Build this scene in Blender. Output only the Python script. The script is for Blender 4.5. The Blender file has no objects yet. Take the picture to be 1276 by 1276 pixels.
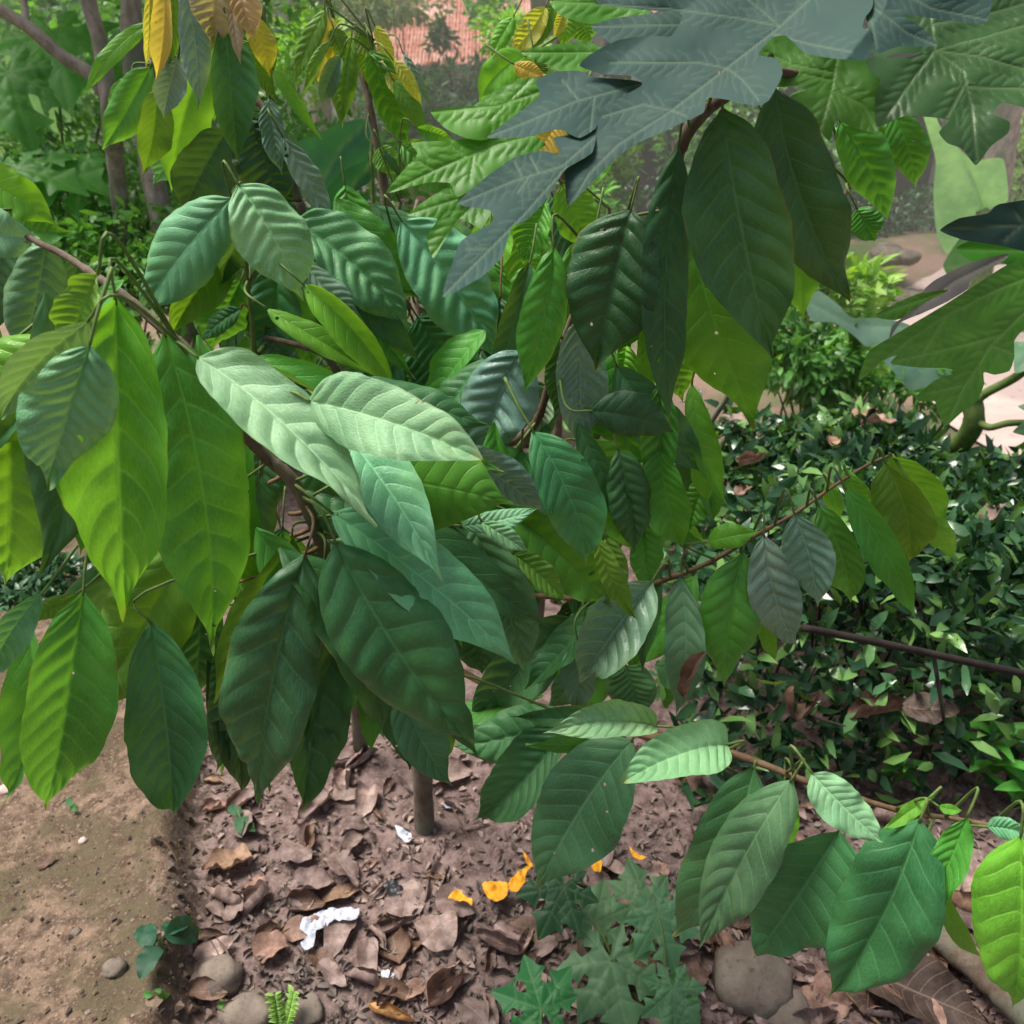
import bpy, math, random
import numpy as np
from mathutils import Vector, Matrix, geometry, noise as mnoise

random.seed(7); rng = np.random.default_rng(7)
scene = bpy.context.scene
COL = scene.collection
PITCH = math.radians(28.5); F = 1062.0
CAM = np.array([0.0, 0.0, 1.6])
RT = np.array([1.0, 0, 0]); UP = np.array([0, math.sin(PITCH), math.cos(PITCH)]); FW = np.array([0, math.cos(PITCH), -math.sin(PITCH)])

def P(px, py, d):                      # a point at depth d metres seen at photo pixel px, py
    return CAM + d * (FW + (px - 638) / F * RT - (py - 638) / F * UP)
def sstep(a, b, x):
    t = np.clip((x - a) / (b - a), 0, 1); return t * t * (3 - 2 * t)
def fbm(x, y, s=0.0, o=4):
    return mnoise.fractal(Vector((x, y, s)), 1.0, 2.0, o)
def ground_z(x, y):
    edge = -0.63 - .30 * (y - .98) + 0.02 * math.sin(y * 13) + 0.06 * fbm(x * 6, y * 6, 5)
    bank = 0.085 * (1 - sstep(edge - 0.03, edge + 0.035, x)) * (1 - sstep(2.0, 2.6, y))
    z = bank + 0.022 * fbm(x * 2.2, y * 2.2, 1) + 0.010 * fbm(x * 12, y * 12, 3)
    z -= 0.8 * sstep(6.5, 12.0, y)
    z += 0.35 * math.exp(-(((x - 3.3) / 1.2) ** 2 + ((y - 7.0) / 1.0) ** 2))
    return float(z)
def G(px, py, up=0.0):                 # where the ray through px, py meets the ground
    r = FW + (px - 638) / F * RT - (py - 638) / F * UP
    s = 1.6 / -r[2]
    for _ in range(6):
        p = CAM + s * r
        s = (1.6 - ground_z(p[0], p[1]) - up) / -r[2]
    return CAM + s * r

# ------------------------------------------------------------------ linking
def link(o, parent=None):
    COL.objects.link(o)
    if parent is not None: o.parent = parent
    return o
def tag(o, label=None, cat=None, group=None, kind=None):
    if label: o['label'] = label
    if cat: o['category'] = cat
    if group: o['group'] = group
    if kind: o['kind'] = kind
    return o
def thing(name, label, cat, loc=(0, 0, 0), group=None):
    o = bpy.data.objects.new(name, None); o.location = [float(v) for v in loc]; o.empty_display_size = .05
    link(o); tag(o, label, cat, group)
    bpy.context.view_layer.update()
    return o
def meshobj(name, V, Fc, mat, parent=None, uv=None, smooth=True, vein=None, mats=None, fmat=None, qa=None):
    """V in world space; stored relative to the parent's (or its own) origin"""
    V = np.asarray(V, dtype=np.float64)
    if parent is not None:
        off = np.array(parent.matrix_world.translation) if parent.parent is None else np.array(ROOT[parent.name])
    else:
        off = np.array([V[:, 0].mean(), V[:, 1].mean(), V[:, 2].min()])
    me = bpy.data.meshes.new(name)
    V2 = V - off
    if isinstance(Fc, np.ndarray):
        n = Fc.shape[0]; k = Fc.shape[1]
        me.vertices.add(len(V2)); me.vertices.foreach_set('co', V2.ravel().astype(np.float32))
        me.loops.add(n * k); me.loops.foreach_set('vertex_index', Fc.ravel().astype(np.int32))
        me.polygons.add(n); me.polygons.foreach_set('loop_start', np.arange(0, n * k, k, dtype=np.int32))
        try: me.polygons.foreach_set('loop_total', np.full(n, k, dtype=np.int32))
        except Exception: pass
        me.update(calc_edges=True)
    else:
        me.from_pydata([tuple(v) for v in V2], [], [tuple(f) for f in Fc]); me.update()
    if uv is not None:
        lay = me.uv_layers.new(name='UVMap')
        li = np.empty(len(me.loops), dtype=np.int32); me.loops.foreach_get('vertex_index', li)
        lay.data.foreach_set('uv', np.asarray(uv, dtype=np.float32)[li].ravel())
    if uv is not None and QLAST[0] is not None and len(QLAST[0]) == len(V2):
        a = me.attributes.new('q', 'FLOAT', 'POINT'); a.data.foreach_set('value', QLAST[0].astype(np.float32))
    if vein is not None:
        a = me.attributes.new('vein', 'FLOAT', 'POINT'); a.data.foreach_set('value', np.asarray(vein, dtype=np.float32))
    me.polygons.foreach_set('use_smooth', np.full(len(me.polygons), smooth, dtype=bool))
    me.materials.append(mat)
    if mats:
        for m in mats: me.materials.append(m)
        me.polygons.foreach_set('material_index', np.asarray(fmat, dtype=np.int32))
    o = bpy.data.objects.new(name, me)
    if parent is None: o.location = off
    link(o, parent)
    ROOT[o.name] = off
    return o
ROOT = {}

# ------------------------------------------------------------------ node helper
class NT:
    def __init__(s, name):
        s.m = bpy.data.materials.new(name); s.m.use_nodes = True
        s.t = s.m.node_tree; s.t.nodes.clear()
    def n(s, typ, **kw):
        nd = s.t.nodes.new(typ)
        ins = kw.pop('ins', {})
        for k, v in kw.items(): setattr(nd, k, v)
        for k, v in ins.items(): s.set(nd, k, v)
        return nd
    def set(s, nd, k, v):
        if isinstance(v, bpy.types.NodeSocket): s.t.links.new(v, nd.inputs[k])
        elif isinstance(v, bpy.types.Node): s.t.links.new(v.outputs[0], nd.inputs[k])
        else: nd.inputs[k].default_value = v
    def math(s, op, a, b=0.0, c=None):
        nd = s.t.nodes.new('ShaderNodeMath'); nd.operation = op
        s.set(nd, 0, a); s.set(nd, 1, b)
        if c is not None: s.set(nd, 2, c)
        return nd.outputs[0]
    def ss(s, x, a, b, lo=0.0, hi=1.0):
        nd = s.t.nodes.new('ShaderNodeMapRange'); nd.interpolation_type = 'SMOOTHSTEP'
        s.set(nd, 0, x); nd.inputs[1].default_value = a; nd.inputs[2].default_value = b
        nd.inputs[3].default_value = lo; nd.inputs[4].default_value = hi
        return nd.outputs[0]
    def mix(s, f, a, b, mode='MIX'):
        nd = s.t.nodes.new('ShaderNodeMix'); nd.data_type = 'RGBA'; nd.blend_type = mode
        s.set(nd, 0, f); s.set(nd, 6, a); s.set(nd, 7, b)
        return nd.outputs[2]
    def noise(s, vec, scale, detail=3, rough=.55):
        nd = s.n('ShaderNodeTexNoise'); s.set(nd, 'Vector', vec); nd.inputs['Scale'].default_value = scale
        nd.inputs['Detail'].default_value = detail; nd.inputs['Roughness'].default_value = rough
        return nd
    def out(s, sh):
        o = s.n('ShaderNodeOutputMaterial'); s.t.links.new(sh, o.inputs[0]); return s.m
def c4(c): return (c[0], c[1], c[2], 1.0)

NV = 10.0
def leaf_material(name, transl=.34, holes=False, veinlight=.5, ret=1.0):
    t = NT(name)
    oi = t.n('ShaderNodeObjectInfo'); base = oi.outputs['Color']; rnd = oi.outputs['Random']
    uv = t.n('ShaderNodeUVMap', uv_map='UVMap')
    sx = t.n('ShaderNodeSeparateXYZ', ins={0: uv}); s_, v_ = sx.outputs[0], sx.outputs[1]
    a = t.math('ABSOLUTE', s_)
    q = t.n('ShaderNodeAttribute', attribute_name='q').outputs['Fac']
    dist = t.math('ABSOLUTE', t.math('SUBTRACT', t.math('FRACT', t.math('ADD', q, .5)), .5))
    lat = t.math('MULTIPLY', t.ss(dist, .015, .085, 1, 0), t.ss(a, .55, 1.0, 1, 0))
    lat = t.math('MULTIPLY', lat, .7)
    mid = t.ss(a, .012, .045, 1, 0)
    vein = t.math('MAXIMUM', lat, mid)
    tc = t.n('ShaderNodeTexCoord')
    n1 = t.noise(tc.outputs['Object'], 14, 4); n2 = t.noise(tc.outputs['Object'], 90, 3)
    vv = t.n('ShaderNodeCombineXYZ', ins={0: t.math('MULTIPLY', a, 13.0), 1: t.math('MULTIPLY', q, 2.6), 2: t.math('MULTIPLY', rnd, 30.0)})
    vo = t.n('ShaderNodeTexVoronoi', feature='DISTANCE_TO_EDGE', ins={'Vector': vv, 'Scale': 1.0})
    retic = t.ss(vo.outputs['Distance'], 0.0, .16, 1, 0)
    dark = t.mix(1.0, base, (.55, .66, .62, 1), 'MULTIPLY')
    col = t.mix(t.ss(n1.outputs[0], .35, .68), dark, base)
    light = t.mix(.08, t.mix(1.0, base, (1.8, 1.6, 1.7, 1), 'MULTIPLY'), (.38, .50, .30, 1))
    col = t.mix(t.math('MULTIPLY', retic, .13 * ret), col, light)
    col = t.mix(t.math('MULTIPLY', vein, veinlight), col, light)
    spots = t.noise(tc.outputs['Object'], 160, 2)
    col = t.mix(t.math('MULTIPLY', t.ss(spots.outputs[0], .71, .76), t.ss(n1.outputs[0], .5, .62)), col, (.16, .10, .03, 1))
    tipm = t.math('MULTIPLY', t.ss(v_, .90, 1.0), t.math('GREATER_THAN', rnd, .35))
    col = t.mix(t.math('MULTIPLY', tipm, .55), col, (.34, .33, .10, 1))
    blot = t.noise(tc.outputs['Object'], 6, 3)
    col = t.mix(t.math('MULTIPLY', t.ss(blot.outputs[0], .5, .68), .4), col, t.mix(1.0, base, (1.35, 1.15, .8, 1), 'MULTIPLY'))
    edge = t.math('MULTIPLY', t.ss(a, .93, 1.0), t.ss(n1.outputs[0], .52, .62))
    col = t.mix(t.math('MULTIPLY', edge, .6), col, (.20, .15, .05, 1))
    bk = t.n('ShaderNodeNewGeometry')
    col = t.mix(t.math('MULTIPLY', bk.outputs['Backfacing'], .35), col, t.mix(.5, base, (.30, .38, .2, 1)))
    h = t.math('ADD', t.math('MULTIPLY', vein, -1.0), t.math('MULTIPLY', retic, -.35 * ret))
    h = t.math('ADD', h, t.math('MULTIPLY', n2.outputs[0], .5))
    bump = t.n('ShaderNodeBump', ins={'Strength': .42, 'Distance': .0012, 'Height': h})
    ra = t.n('ShaderNodeAttribute', attribute_type='OBJECT', attribute_name='rough')
    rr = t.math('ADD', ra.outputs['Fac'], t.math('MULTIPLY', t.math('SUBTRACT', n1.outputs[0], .5), .18))
    pb = t.n('ShaderNodeBsdfPrincipled', ins={'Base Color': col, 'Roughness': rr, 'Normal': bump, 'Specular IOR Level': .33})
    tcol = t.mix(1.0, t.mix(.15, col, (.5, .6, .02, 1)), (1.7, 1.7, .7, 1), 'MULTIPLY')
    tcol = t.mix(t.math('MULTIPLY', vein, .35), tcol, dark)
    tr = t.n('ShaderNodeBsdfTranslucent', ins={'Color': tcol})
    ta = t.n('ShaderNodeAttribute', attribute_type='OBJECT', attribute_name='thin')
    ms = t.n('ShaderNodeMixShader', ins={0: ta.outputs['Fac']}); t.t.links.new(pb.outputs[0], ms.inputs[1]); t.t.links.new(tr.outputs[0], ms.inputs[2])
    hn = t.noise(tc.outputs['Object'], 75, 1); hm = t.math('MULTIPLY', t.math('GREATER_THAN', hn.outputs[0], .76), t.math('GREATER_THAN', rnd, .55))
    tp = t.n('ShaderNodeBsdfTransparent'); m2 = t.n('ShaderNodeMixShader', ins={0: hm}); t.t.links.new(ms.outputs[0], m2.inputs[1]); t.t.links.new(tp.outputs[0], m2.inputs[2])
    return t.out(m2.outputs[0])

def attrleaf_material(name, transl=.3):            # leaves with traced veins (attribute 'vein')
    t = NT(name)
    oi = t.n('ShaderNodeObjectInfo'); base = oi.outputs['Color']
    va = t.n('ShaderNodeAttribute', attribute_name='vein'); vein = va.outputs['Fac']
    tc = t.n('ShaderNodeTexCoord')
    n1 = t.noise(tc.outputs['Object'], 7, 5, .6); n2 = t.noise(tc.outputs['Object'], 60, 4)
    vo = t.n('ShaderNodeTexVoronoi', feature='DISTANCE_TO_EDGE', ins={'Vector': tc.outputs['Object'], 'Scale': 110.0})
    retic = t.ss(vo.outputs['Distance'], 0.0, .12, 1, 0)
    col = t.mix(t.ss(n1.outputs[0], .3, .7), t.mix(1.0, base, (.6, .7, .7, 1), 'MULTIPLY'), base)
    light = t.mix(.35, base, (.45, .55, .30, 1))
    col = t.mix(t.math('MULTIPLY', vein, .38), col, light)
    h = t.math('ADD', t.math('MULTIPLY', vein, -1.2), t.math('ADD', t.math('MULTIPLY', retic, -.06), t.math('MULTIPLY', n2.outputs[0], .4)))
    bump = t.n('ShaderNodeBump', ins={'Strength': .35, 'Distance': .0015, 'Height': h})
    ra = t.n('ShaderNodeAttribute', attribute_type='OBJECT', attribute_name='rough')
    pb = t.n('ShaderNodeBsdfPrincipled', ins={'Base Color': col, 'Roughness': t.math('ADD', ra.outputs['Fac'], 0.0), 'Normal': bump, 'Specular IOR Level': .35})
    tr = t.n('ShaderNodeBsdfTranslucent', ins={'Color': t.mix(1.0, col, (1.9, 1.9, .55, 1), 'MULTIPLY')})
    ms = t.n('ShaderNodeMixShader', ins={0: transl}); t.t.links.new(pb.outputs[0], ms.inputs[1]); t.t.links.new(tr.outputs[0], ms.inputs[2])
    return t.out(ms.outputs[0])

def bush_material(name, cols, rough=.4, transl=.25, warm=None):
    t = NT(name)
    g = t.n('ShaderNodeNewGeometry'); r = g.outputs['Random Per Island']
    cr = t.n('ShaderNodeValToRGB', ins={0: r}); el = cr.color_ramp.elements
    for i, c in enumerate(cols):
        pos = i / (len(cols) - 1)
        if i < 2: e = el[i]; e.position = pos
        else: e = el.new(pos)
        e.color = c4(c)
    tc = t.n('ShaderNodeTexCoord'); n1 = t.noise(tc.outputs['Object'], 2.2, 3)
    col = t.mix(t.ss(n1.outputs[0], .35, .65), t.mix(1.0, cr.outputs[0], (.45, .5, .5, 1), 'MULTIPLY'), cr.outputs[0])
    n2 = t.noise(tc.outputs['Object'], 60, 2)
    bump = t.n('ShaderNodeBump', ins={'Strength': .4, 'Distance': .003, 'Height': n2.outputs[0]})
    pb = t.n('ShaderNodeBsdfPrincipled', ins={'Base Color': col, 'Roughness': rough, 'Normal': bump})
    tr = t.n('ShaderNodeBsdfTranslucent', ins={'Color': t.mix(1.0, col, (1.7, 1.7, .5, 1), 'MULTIPLY')})
    ms = t.n('ShaderNodeMixShader', ins={0: transl}); t.t.links.new(pb.outputs[0], ms.inputs[1]); t.t.links.new(tr.outputs[0], ms.inputs[2])
    return t.out(ms.outputs[0])

def rough_material(name, c1, c2, c3=None, scale=20, rough=.85, bumpd=.004, strength=.6, objcol=False, stretch=None):
    t = NT(name)
    tc = t.n('ShaderNodeTexCoord'); vec = tc.outputs['Object']
    if stretch:
        mp = t.n('ShaderNodeMapping', ins={'Vector': vec, 'Scale': stretch}); vec = mp.outputs[0]
    n1 = t.noise(vec, scale, 6, .62); n2 = t.noise(vec, scale * 6, 4, .6); n3 = t.noise(vec, scale * .3, 3)
    col = t.mix(t.ss(n1.outputs[0], .32, .68), c4(c1), c4(c2))
    if objcol:
        oi = t.n('ShaderNodeObjectInfo')
        col = t.mix(t.ss(n1.outputs[0], .3, .7), t.mix(1.0, oi.outputs['Color'], (.55, .5, .48, 1), 'MULTIPLY'), oi.outputs['Color'])
    if c3: col = t.mix(t.ss(n3.outputs[0], .48, .62), col, c4(c3))
    col = t.mix(t.ss(n2.outputs[0], .55, .75), col, t.mix(1.0, col, (.5, .5, .5, 1), 'MULTIPLY'))
    h = t.math('ADD', n1.outputs[0], t.math('MULTIPLY', n2.outputs[0], .4))
    bump = t.n('ShaderNodeBump', ins={'Strength': strength, 'Distance': bumpd, 'Height': h})
    pb = t.n('ShaderNodeBsdfPrincipled', ins={'Base Color': col, 'Roughness': rough, 'Normal': bump, 'Specular IOR Level': .3})
    return t.out(pb.outputs[0])

M = {}
M['leaf'] = leaf_material('cacao_leaf', .36)
M['smooth'] = leaf_material('smooth_leaf', .45, veinlight=.25, ret=.4)
M['papaya'] = attrleaf_material('papaya_leaf', .34)
M['papaya_glossy'] = attrleaf_material('papaya_leaf_glossy', .16)
M['banana'] = attrleaf_material('banana_leaf', .35)
M['bark'] = rough_material('bark', (.10, .07, .05), (.20, .16, .12), (.14, .15, .11), 30, .9, .004, stretch=(1, 1, .4))
M['pale_bark'] = rough_material('pale_bark', (.20, .17, .13), (.42, .37, .31), (.17, .19, .13), 22, .9, .004, stretch=(1, 1, .5))
M['twig'] = rough_material('twig', (.12, .07, .04), (.20, .13, .07), None, 60, .7, .001)
M['green_twig'] = rough_material('green_twig', (.08, .15, .035), (.15, .21, .06), None, 50, .6, .0008)
M['dead'] = rough_material('dead_leaf', (.2, .12, .08), (.3, .2, .15), None, 45, .62, .0015, objcol=True)
M['stone'] = rough_material('stone', (.14, .11, .09), (.24, .2, .165), (.10, .11, .06), 14, .9, .006)
M['path'] = rough_material('path', (.48, .36, .33), (.58, .46, .42), (.42, .32, .30), 3, .85, .003)
M['paper'] = rough_material('paper', (.50, .52, .62), (.36, .38, .46), None, 12, .7, .002)
M['foil'] = rough_material('foil', (.40, .44, .5), (.6, .63, .7), None, 30, .3, .003)
M['petal'] = rough_material('petal', (.70, .28, .01), (.78, .38, .03), None, 40, .6, .001)
M['black'] = rough_material('black_plastic', (.015, .015, .018), (.03, .03, .034), None, 20, .4, .001)
M['plaster'] = rough_material('plaster', (.50, .50, .58), (.62, .62, .68), (.42, .40, .42), 2, .9, .003)
M['darkwood'] = rough_material('dark_wood', (.014, .011, .010), (.035, .026, .022), None, 15, .8, .003)
M['redpaint'] = rough_material('red_paint', (.32, .08, .06), (.42, .12, .09), None, 6, .6, .001)

def tile_material():
    t = NT('roof_tile'); tc = t.n('ShaderNodeTexCoord')
    br = t.n('ShaderNodeTexBrick', ins={'Vector': tc.outputs['Object'], 'Color1': (.48, .15, .10, 1), 'Color2': (.58, .27, .20, 1), 'Mortar': (.10, .03, .02, 1), 'Scale': 4.0, 'Mortar Size': .03, 'Row Height': .35})
    n = t.noise(tc.outputs['Object'], 3, 4)
    col = t.mix(t.ss(n.outputs[0], .5, .7), br.outputs[0], (.66, .40, .34, 1))
    pb = t.n('ShaderNodeBsdfPrincipled', ins={'Base Color': col, 'Roughness': .8})
    return t.out(pb.outputs[0])
M['tile'] = tile_material()

def soil_material():
    t = NT('soil'); g = t.n('ShaderNodeNewGeometry'); pos = g.outputs['Position']
    sp = t.n('ShaderNodeSeparateXYZ', ins={0: pos})
    n1 = t.noise(pos, 4, 6, .6); n2 = t.noise(pos, 30, 6, .65); n3 = t.noise(pos, 140, 4, .7); n4 = t.noise(pos, 1.6, 4)
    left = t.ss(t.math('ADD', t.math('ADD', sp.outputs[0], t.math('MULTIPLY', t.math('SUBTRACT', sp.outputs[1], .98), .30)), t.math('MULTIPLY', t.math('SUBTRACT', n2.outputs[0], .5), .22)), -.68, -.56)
    tan = t.mix(t.ss(n2.outputs[0], .35, .65), (.085, .056, .040, 1), (.24, .165, .12, 1))
    tan = t.mix(t.ss(n3.outputs[0], .5, .72), tan, (.34, .25, .18, 1))
    moss = t.math('MULTIPLY', t.ss(n1.outputs[0], .46, .56), t.ss(n2.outputs[0], .34, .55))
    tan = t.mix(t.math('MULTIPLY', moss, .75), tan, (.075, .068, .036, 1))
    mauve = t.mix(t.ss(n2.outputs[0], .35, .65), (.10, .066, .060, 1), (.24, .17, .158, 1))
    mauve = t.mix(t.ss(n3.outputs[0], .52, .70), mauve, (.27, .2, .18, 1))
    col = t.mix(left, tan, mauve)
    undercut_shade = t.math('MULTIPLY', t.ss(left, .0, .45), t.ss(left, .55, 1.0, 1, 0))
    col = t.mix(t.math('MULTIPLY', undercut_shade, .6), col, (.035, .026, .022, 1))  # shade below the bank's lip, painted into the soil as a dark strip
    far = t.ss(sp.outputs[1], 2.8, 4.5)
    fg = t.mix(t.ss(n4.outputs[0], .4, .6), (.30, .20, .16, 1), (.10, .14, .05, 1))
    col = t.mix(far, col, fg)
    vo = t.n('ShaderNodeTexVoronoi', ins={'Vector': pos, 'Scale': 55.0, 'Randomness': 1.0})
    peb = t.ss(vo.outputs['Distance'], .12, .34, 1, 0)
    h = t.math('ADD', t.math('ADD', t.math('MULTIPLY', n2.outputs[0], 1.4), t.math('MULTIPLY', n3.outputs[0], .7)), t.math('MULTIPLY', peb, .15))
    bump = t.n('ShaderNodeBump', ins={'Strength': .8, 'Distance': .007, 'Height': h})
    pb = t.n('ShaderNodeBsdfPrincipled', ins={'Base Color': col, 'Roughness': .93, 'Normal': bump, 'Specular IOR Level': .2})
    return t.out(pb.outputs[0])
M['soil'] = soil_material()

# ------------------------------------------------------------------ shapes
PROF = {
 'cacao': ([0, .02, .06, .12, .2, .3, .42, .54, .65, .74, .81, .865, .905, .94, .97, 1], [.02, .18, .43, .65, .83, .95, 1.0, .95, .79, .58, .38, .22, .115, .06, .032, .0]),
 'broad': ([0, .02, .06, .12, .2, .3, .42, .54, .65, .74, .81, .865, .905, .94, .97, 1], [.04, .25, .54, .76, .91, .99, 1.0, .93, .78, .57, .37, .22, .115, .06, .032, .0]),
 'ovate': ([0, .02, .07, .15, .25, .38, .5, .62, .75, .87, .95, 1], [.05, .3, .62, .87, .99, 1.0, .95, .85, .66, .39, .17, 0]),
}
def pprof(shape, t):
    xs, ys = PROF[shape]
    # smooth: gaussian-average the piecewise-linear table
    r = 0
    for o, w in ((-.02, .2), (-.01, .25), (0, .3), (.01, .15), (.02, .1)):
        r = r + w * np.interp(np.clip(t + o, 0, 1), xs, ys)
    r[-1] = 0.0
    return r
QLAST = [None]
def blade(B, T, w, bend=0, bow=.06, roll=0, twist=0, fold=.18, rib=1.0, wave=1.0, shape='cacao', seed=0, nt=96, ns=24, ref=None, curl=0.0):
    """A leaf blade from B to T (3D) of full width w (metres). Returns V, F, UV."""
    r = np.random.default_rng(seed)
    B = np.asarray(B); T = np.asarray(T)
    L = np.linalg.norm(T - B); ax = (T - B) / L
    ref = CAM if ref is None else ref
    n0 = ref - (B + T) / 2; n0 = n0 - ax * n0.dot(ax); n0 /= np.linalg.norm(n0)
    s0 = np.cross(ax, n0)                                  # to the left as seen with tip up
    C1 = B + ax * L * .33 + s0 * bend * L * 1.2 + n0 * bow * L * 1.4
    C2 = B + ax * L * .72 + s0 * bend * L * 1.0 + n0 * bow * L * 1.1
    t = np.linspace(0, 1, nt)[:, None]
    mid = (1 - t) ** 3 * B + 3 * (1 - t) ** 2 * t * C1 + 3 * (1 - t) * t ** 2 * C2 + t ** 3 * T
    tan = np.gradient(mid, axis=0); tan /= np.linalg.norm(tan, axis=1)[:, None]
    nn = n0[None] - tan * (tan @ n0)[:, None]; nn /= np.linalg.norm(nn, axis=1)[:, None]
    ang = np.radians(roll + twist * (t[:, 0] - .5))[:, None]
    ss_ = np.cross(tan, nn)
    n_ = nn * np.cos(ang) + ss_ * np.sin(ang); s_ = np.cross(tan, n_)
    hw = pprof(shape, t[:, 0])[:, None] * w / 2
    a1, a2 = r.uniform(0, 6.28, 2); tt = t
    asym = 1 + .06 * np.sin(t * 7 + a1) + .02 * np.sin(t * 23 + a2) + .008 * np.sin(t * 71 + a1)
    s = np.linspace(-1, 1, ns + 1)[None, :]; A = np.abs(s)
    fa = fold + .12 * np.sin(t * 3 + a2)
    curlang = fa + curl * A ** 2                           # fold rises away from the midrib then curls
    sw = hw * np.where(s < 0, asym, 2 - asym) * s
    nv = r.uniform(8.2, 11.5); cv = r.uniform(.10, .20); qa = r.uniform(.02, .10, 2); qp = r.uniform(0, 6.28, 4)
    q = (tt - cv * A ** r.uniform(1.2, 1.5)) * nv + np.where(s > 0, r.uniform(.15, .5) + qa[0] * np.sin(tt * 11 + qp[0] + A), qa[1] * np.sin(tt * 12 + qp[1] + A * .8)) * sstep(0, .05, A) + .03 * np.sin(A * 6 + tt * 15 + qp[2])
    QLAST[0] = np.asarray(q).reshape(-1)
    rvar = .85 + .3 * np.sin(tt * 6 + qp[3] + 2 * s) 
    hill = np.abs(np.sin(np.pi * q)) ** .9
    amp = rib * .028 * w * sstep(0, .12, A) * (1 - sstep(.80, 1.0, A) * .75) * sstep(0, .08, tt) * (1 - sstep(.8, .97, tt))
    h = hill * amp * rvar
    ph = r.uniform(0, 6.28, 4); k = r.uniform(10, 17, 2)
    wv = np.where(s < 0, np.sin(tt * k[0] + ph[0]) + .5 * np.sin(tt * k[0] * 2.1 + ph[1]), np.sin(tt * k[1] + ph[2]) + .5 * np.sin(tt * k[1] * 1.9 + ph[3]))
    h = h + wave * .05 * w * A ** 2.0 * wv * sstep(0, .1, tt)
    big = wave * .055 * w * np.sin(tt * 5 + ph[0]) * A
    h = h + big - np.abs(sw) * np.sin(-curlang)
    V = mid[:, None, :] + s_[:, None, :] * (sw * np.cos(curlang))[..., None] + n_[:, None, :] * h[..., None]
    V = V.reshape(-1, 3)
    UVv = np.stack([np.broadcast_to(s, (nt, ns + 1)), np.broadcast_to(t, (nt, ns + 1))], -1).reshape(-1, 2)
    i = np.arange(nt - 1)[:, None] * (ns + 1) + np.arange(ns)[None, :]
    Fq = np.stack([i, i + 1, i + ns + 2, i + ns + 1], -1).reshape(-1, 4)
    return V, Fq, UVv
def smooth_path(pts, n=8):
    pts = [np.asarray(p, float) for p in pts]
    Q = [2 * pts[0] - pts[1]] + pts + [2 * pts[-1] - pts[-2]]; out = []
    for i in range(1, len(Q) - 2):
        for k in range(n):
            u = k / n
            out.append(.5 * ((2 * Q[i]) + (Q[i + 1] - Q[i - 1]) * u + (2 * Q[i - 1] - 5 * Q[i] + 4 * Q[i + 1] - Q[i + 2]) * u * u + (-Q[i - 1] + 3 * Q[i] - 3 * Q[i + 1] + Q[i + 2]) * u ** 3))
    out.append(pts[-1]); return np.array(out)
def tube_mesh(path, r0, r1, k=8, knob=0.0, seed=0):
    path = np.asarray(path); n = len(path)
    tan = np.gradient(path, axis=0); tan /= np.linalg.norm(tan, axis=1)[:, None] + 1e-9
    a = np.array([.31, .2, .93]); V = []; rr = np.random.default_rng(seed)
    kn = rr.normal(0, knob, n) if knob else np.zeros(n)
    for i in range(n):
        u = np.cross(tan[i], a); u /= np.linalg.norm(u) + 1e-9; v = np.cross(tan[i], u)
        r = (r0 + (r1 - r0) * i / (n - 1)) * (1 + kn[i])
        for j in range(k):
            th = 2 * math.pi * j / k
            V.append(path[i] + r * (math.cos(th) * u + math.sin(th) * v))
    Fq = []
    for i in range(n - 1):
        for j in range(k):
            j2 = (j + 1) % k
            Fq.append((i * k + j, i * k + j2, (i + 1) * k + j2, (i + 1) * k + j))
    V.append(path[0]); V.append(path[-1]); b = len(V)
    for j in range(k):
        Fq.append((b - 2, (j + 1) % k, j, b - 2)); Fq.append((b - 1, (n - 1) * k + j, (n - 1) * k + (j + 1) % k, b - 1))
    Fq = [f if f[0] != f[3] else f[:3] for f in Fq]
    return np.array(V), Fq
def tube(name, pts, r0, r1, mat, parent=None, k=8, knob=0.0, n=8, seed=0):
    V, Fq = tube_mesh(smooth_path(pts, n), r0, r1, k, knob, seed)
    return meshobj(name, V, Fq, mat, parent)

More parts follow.
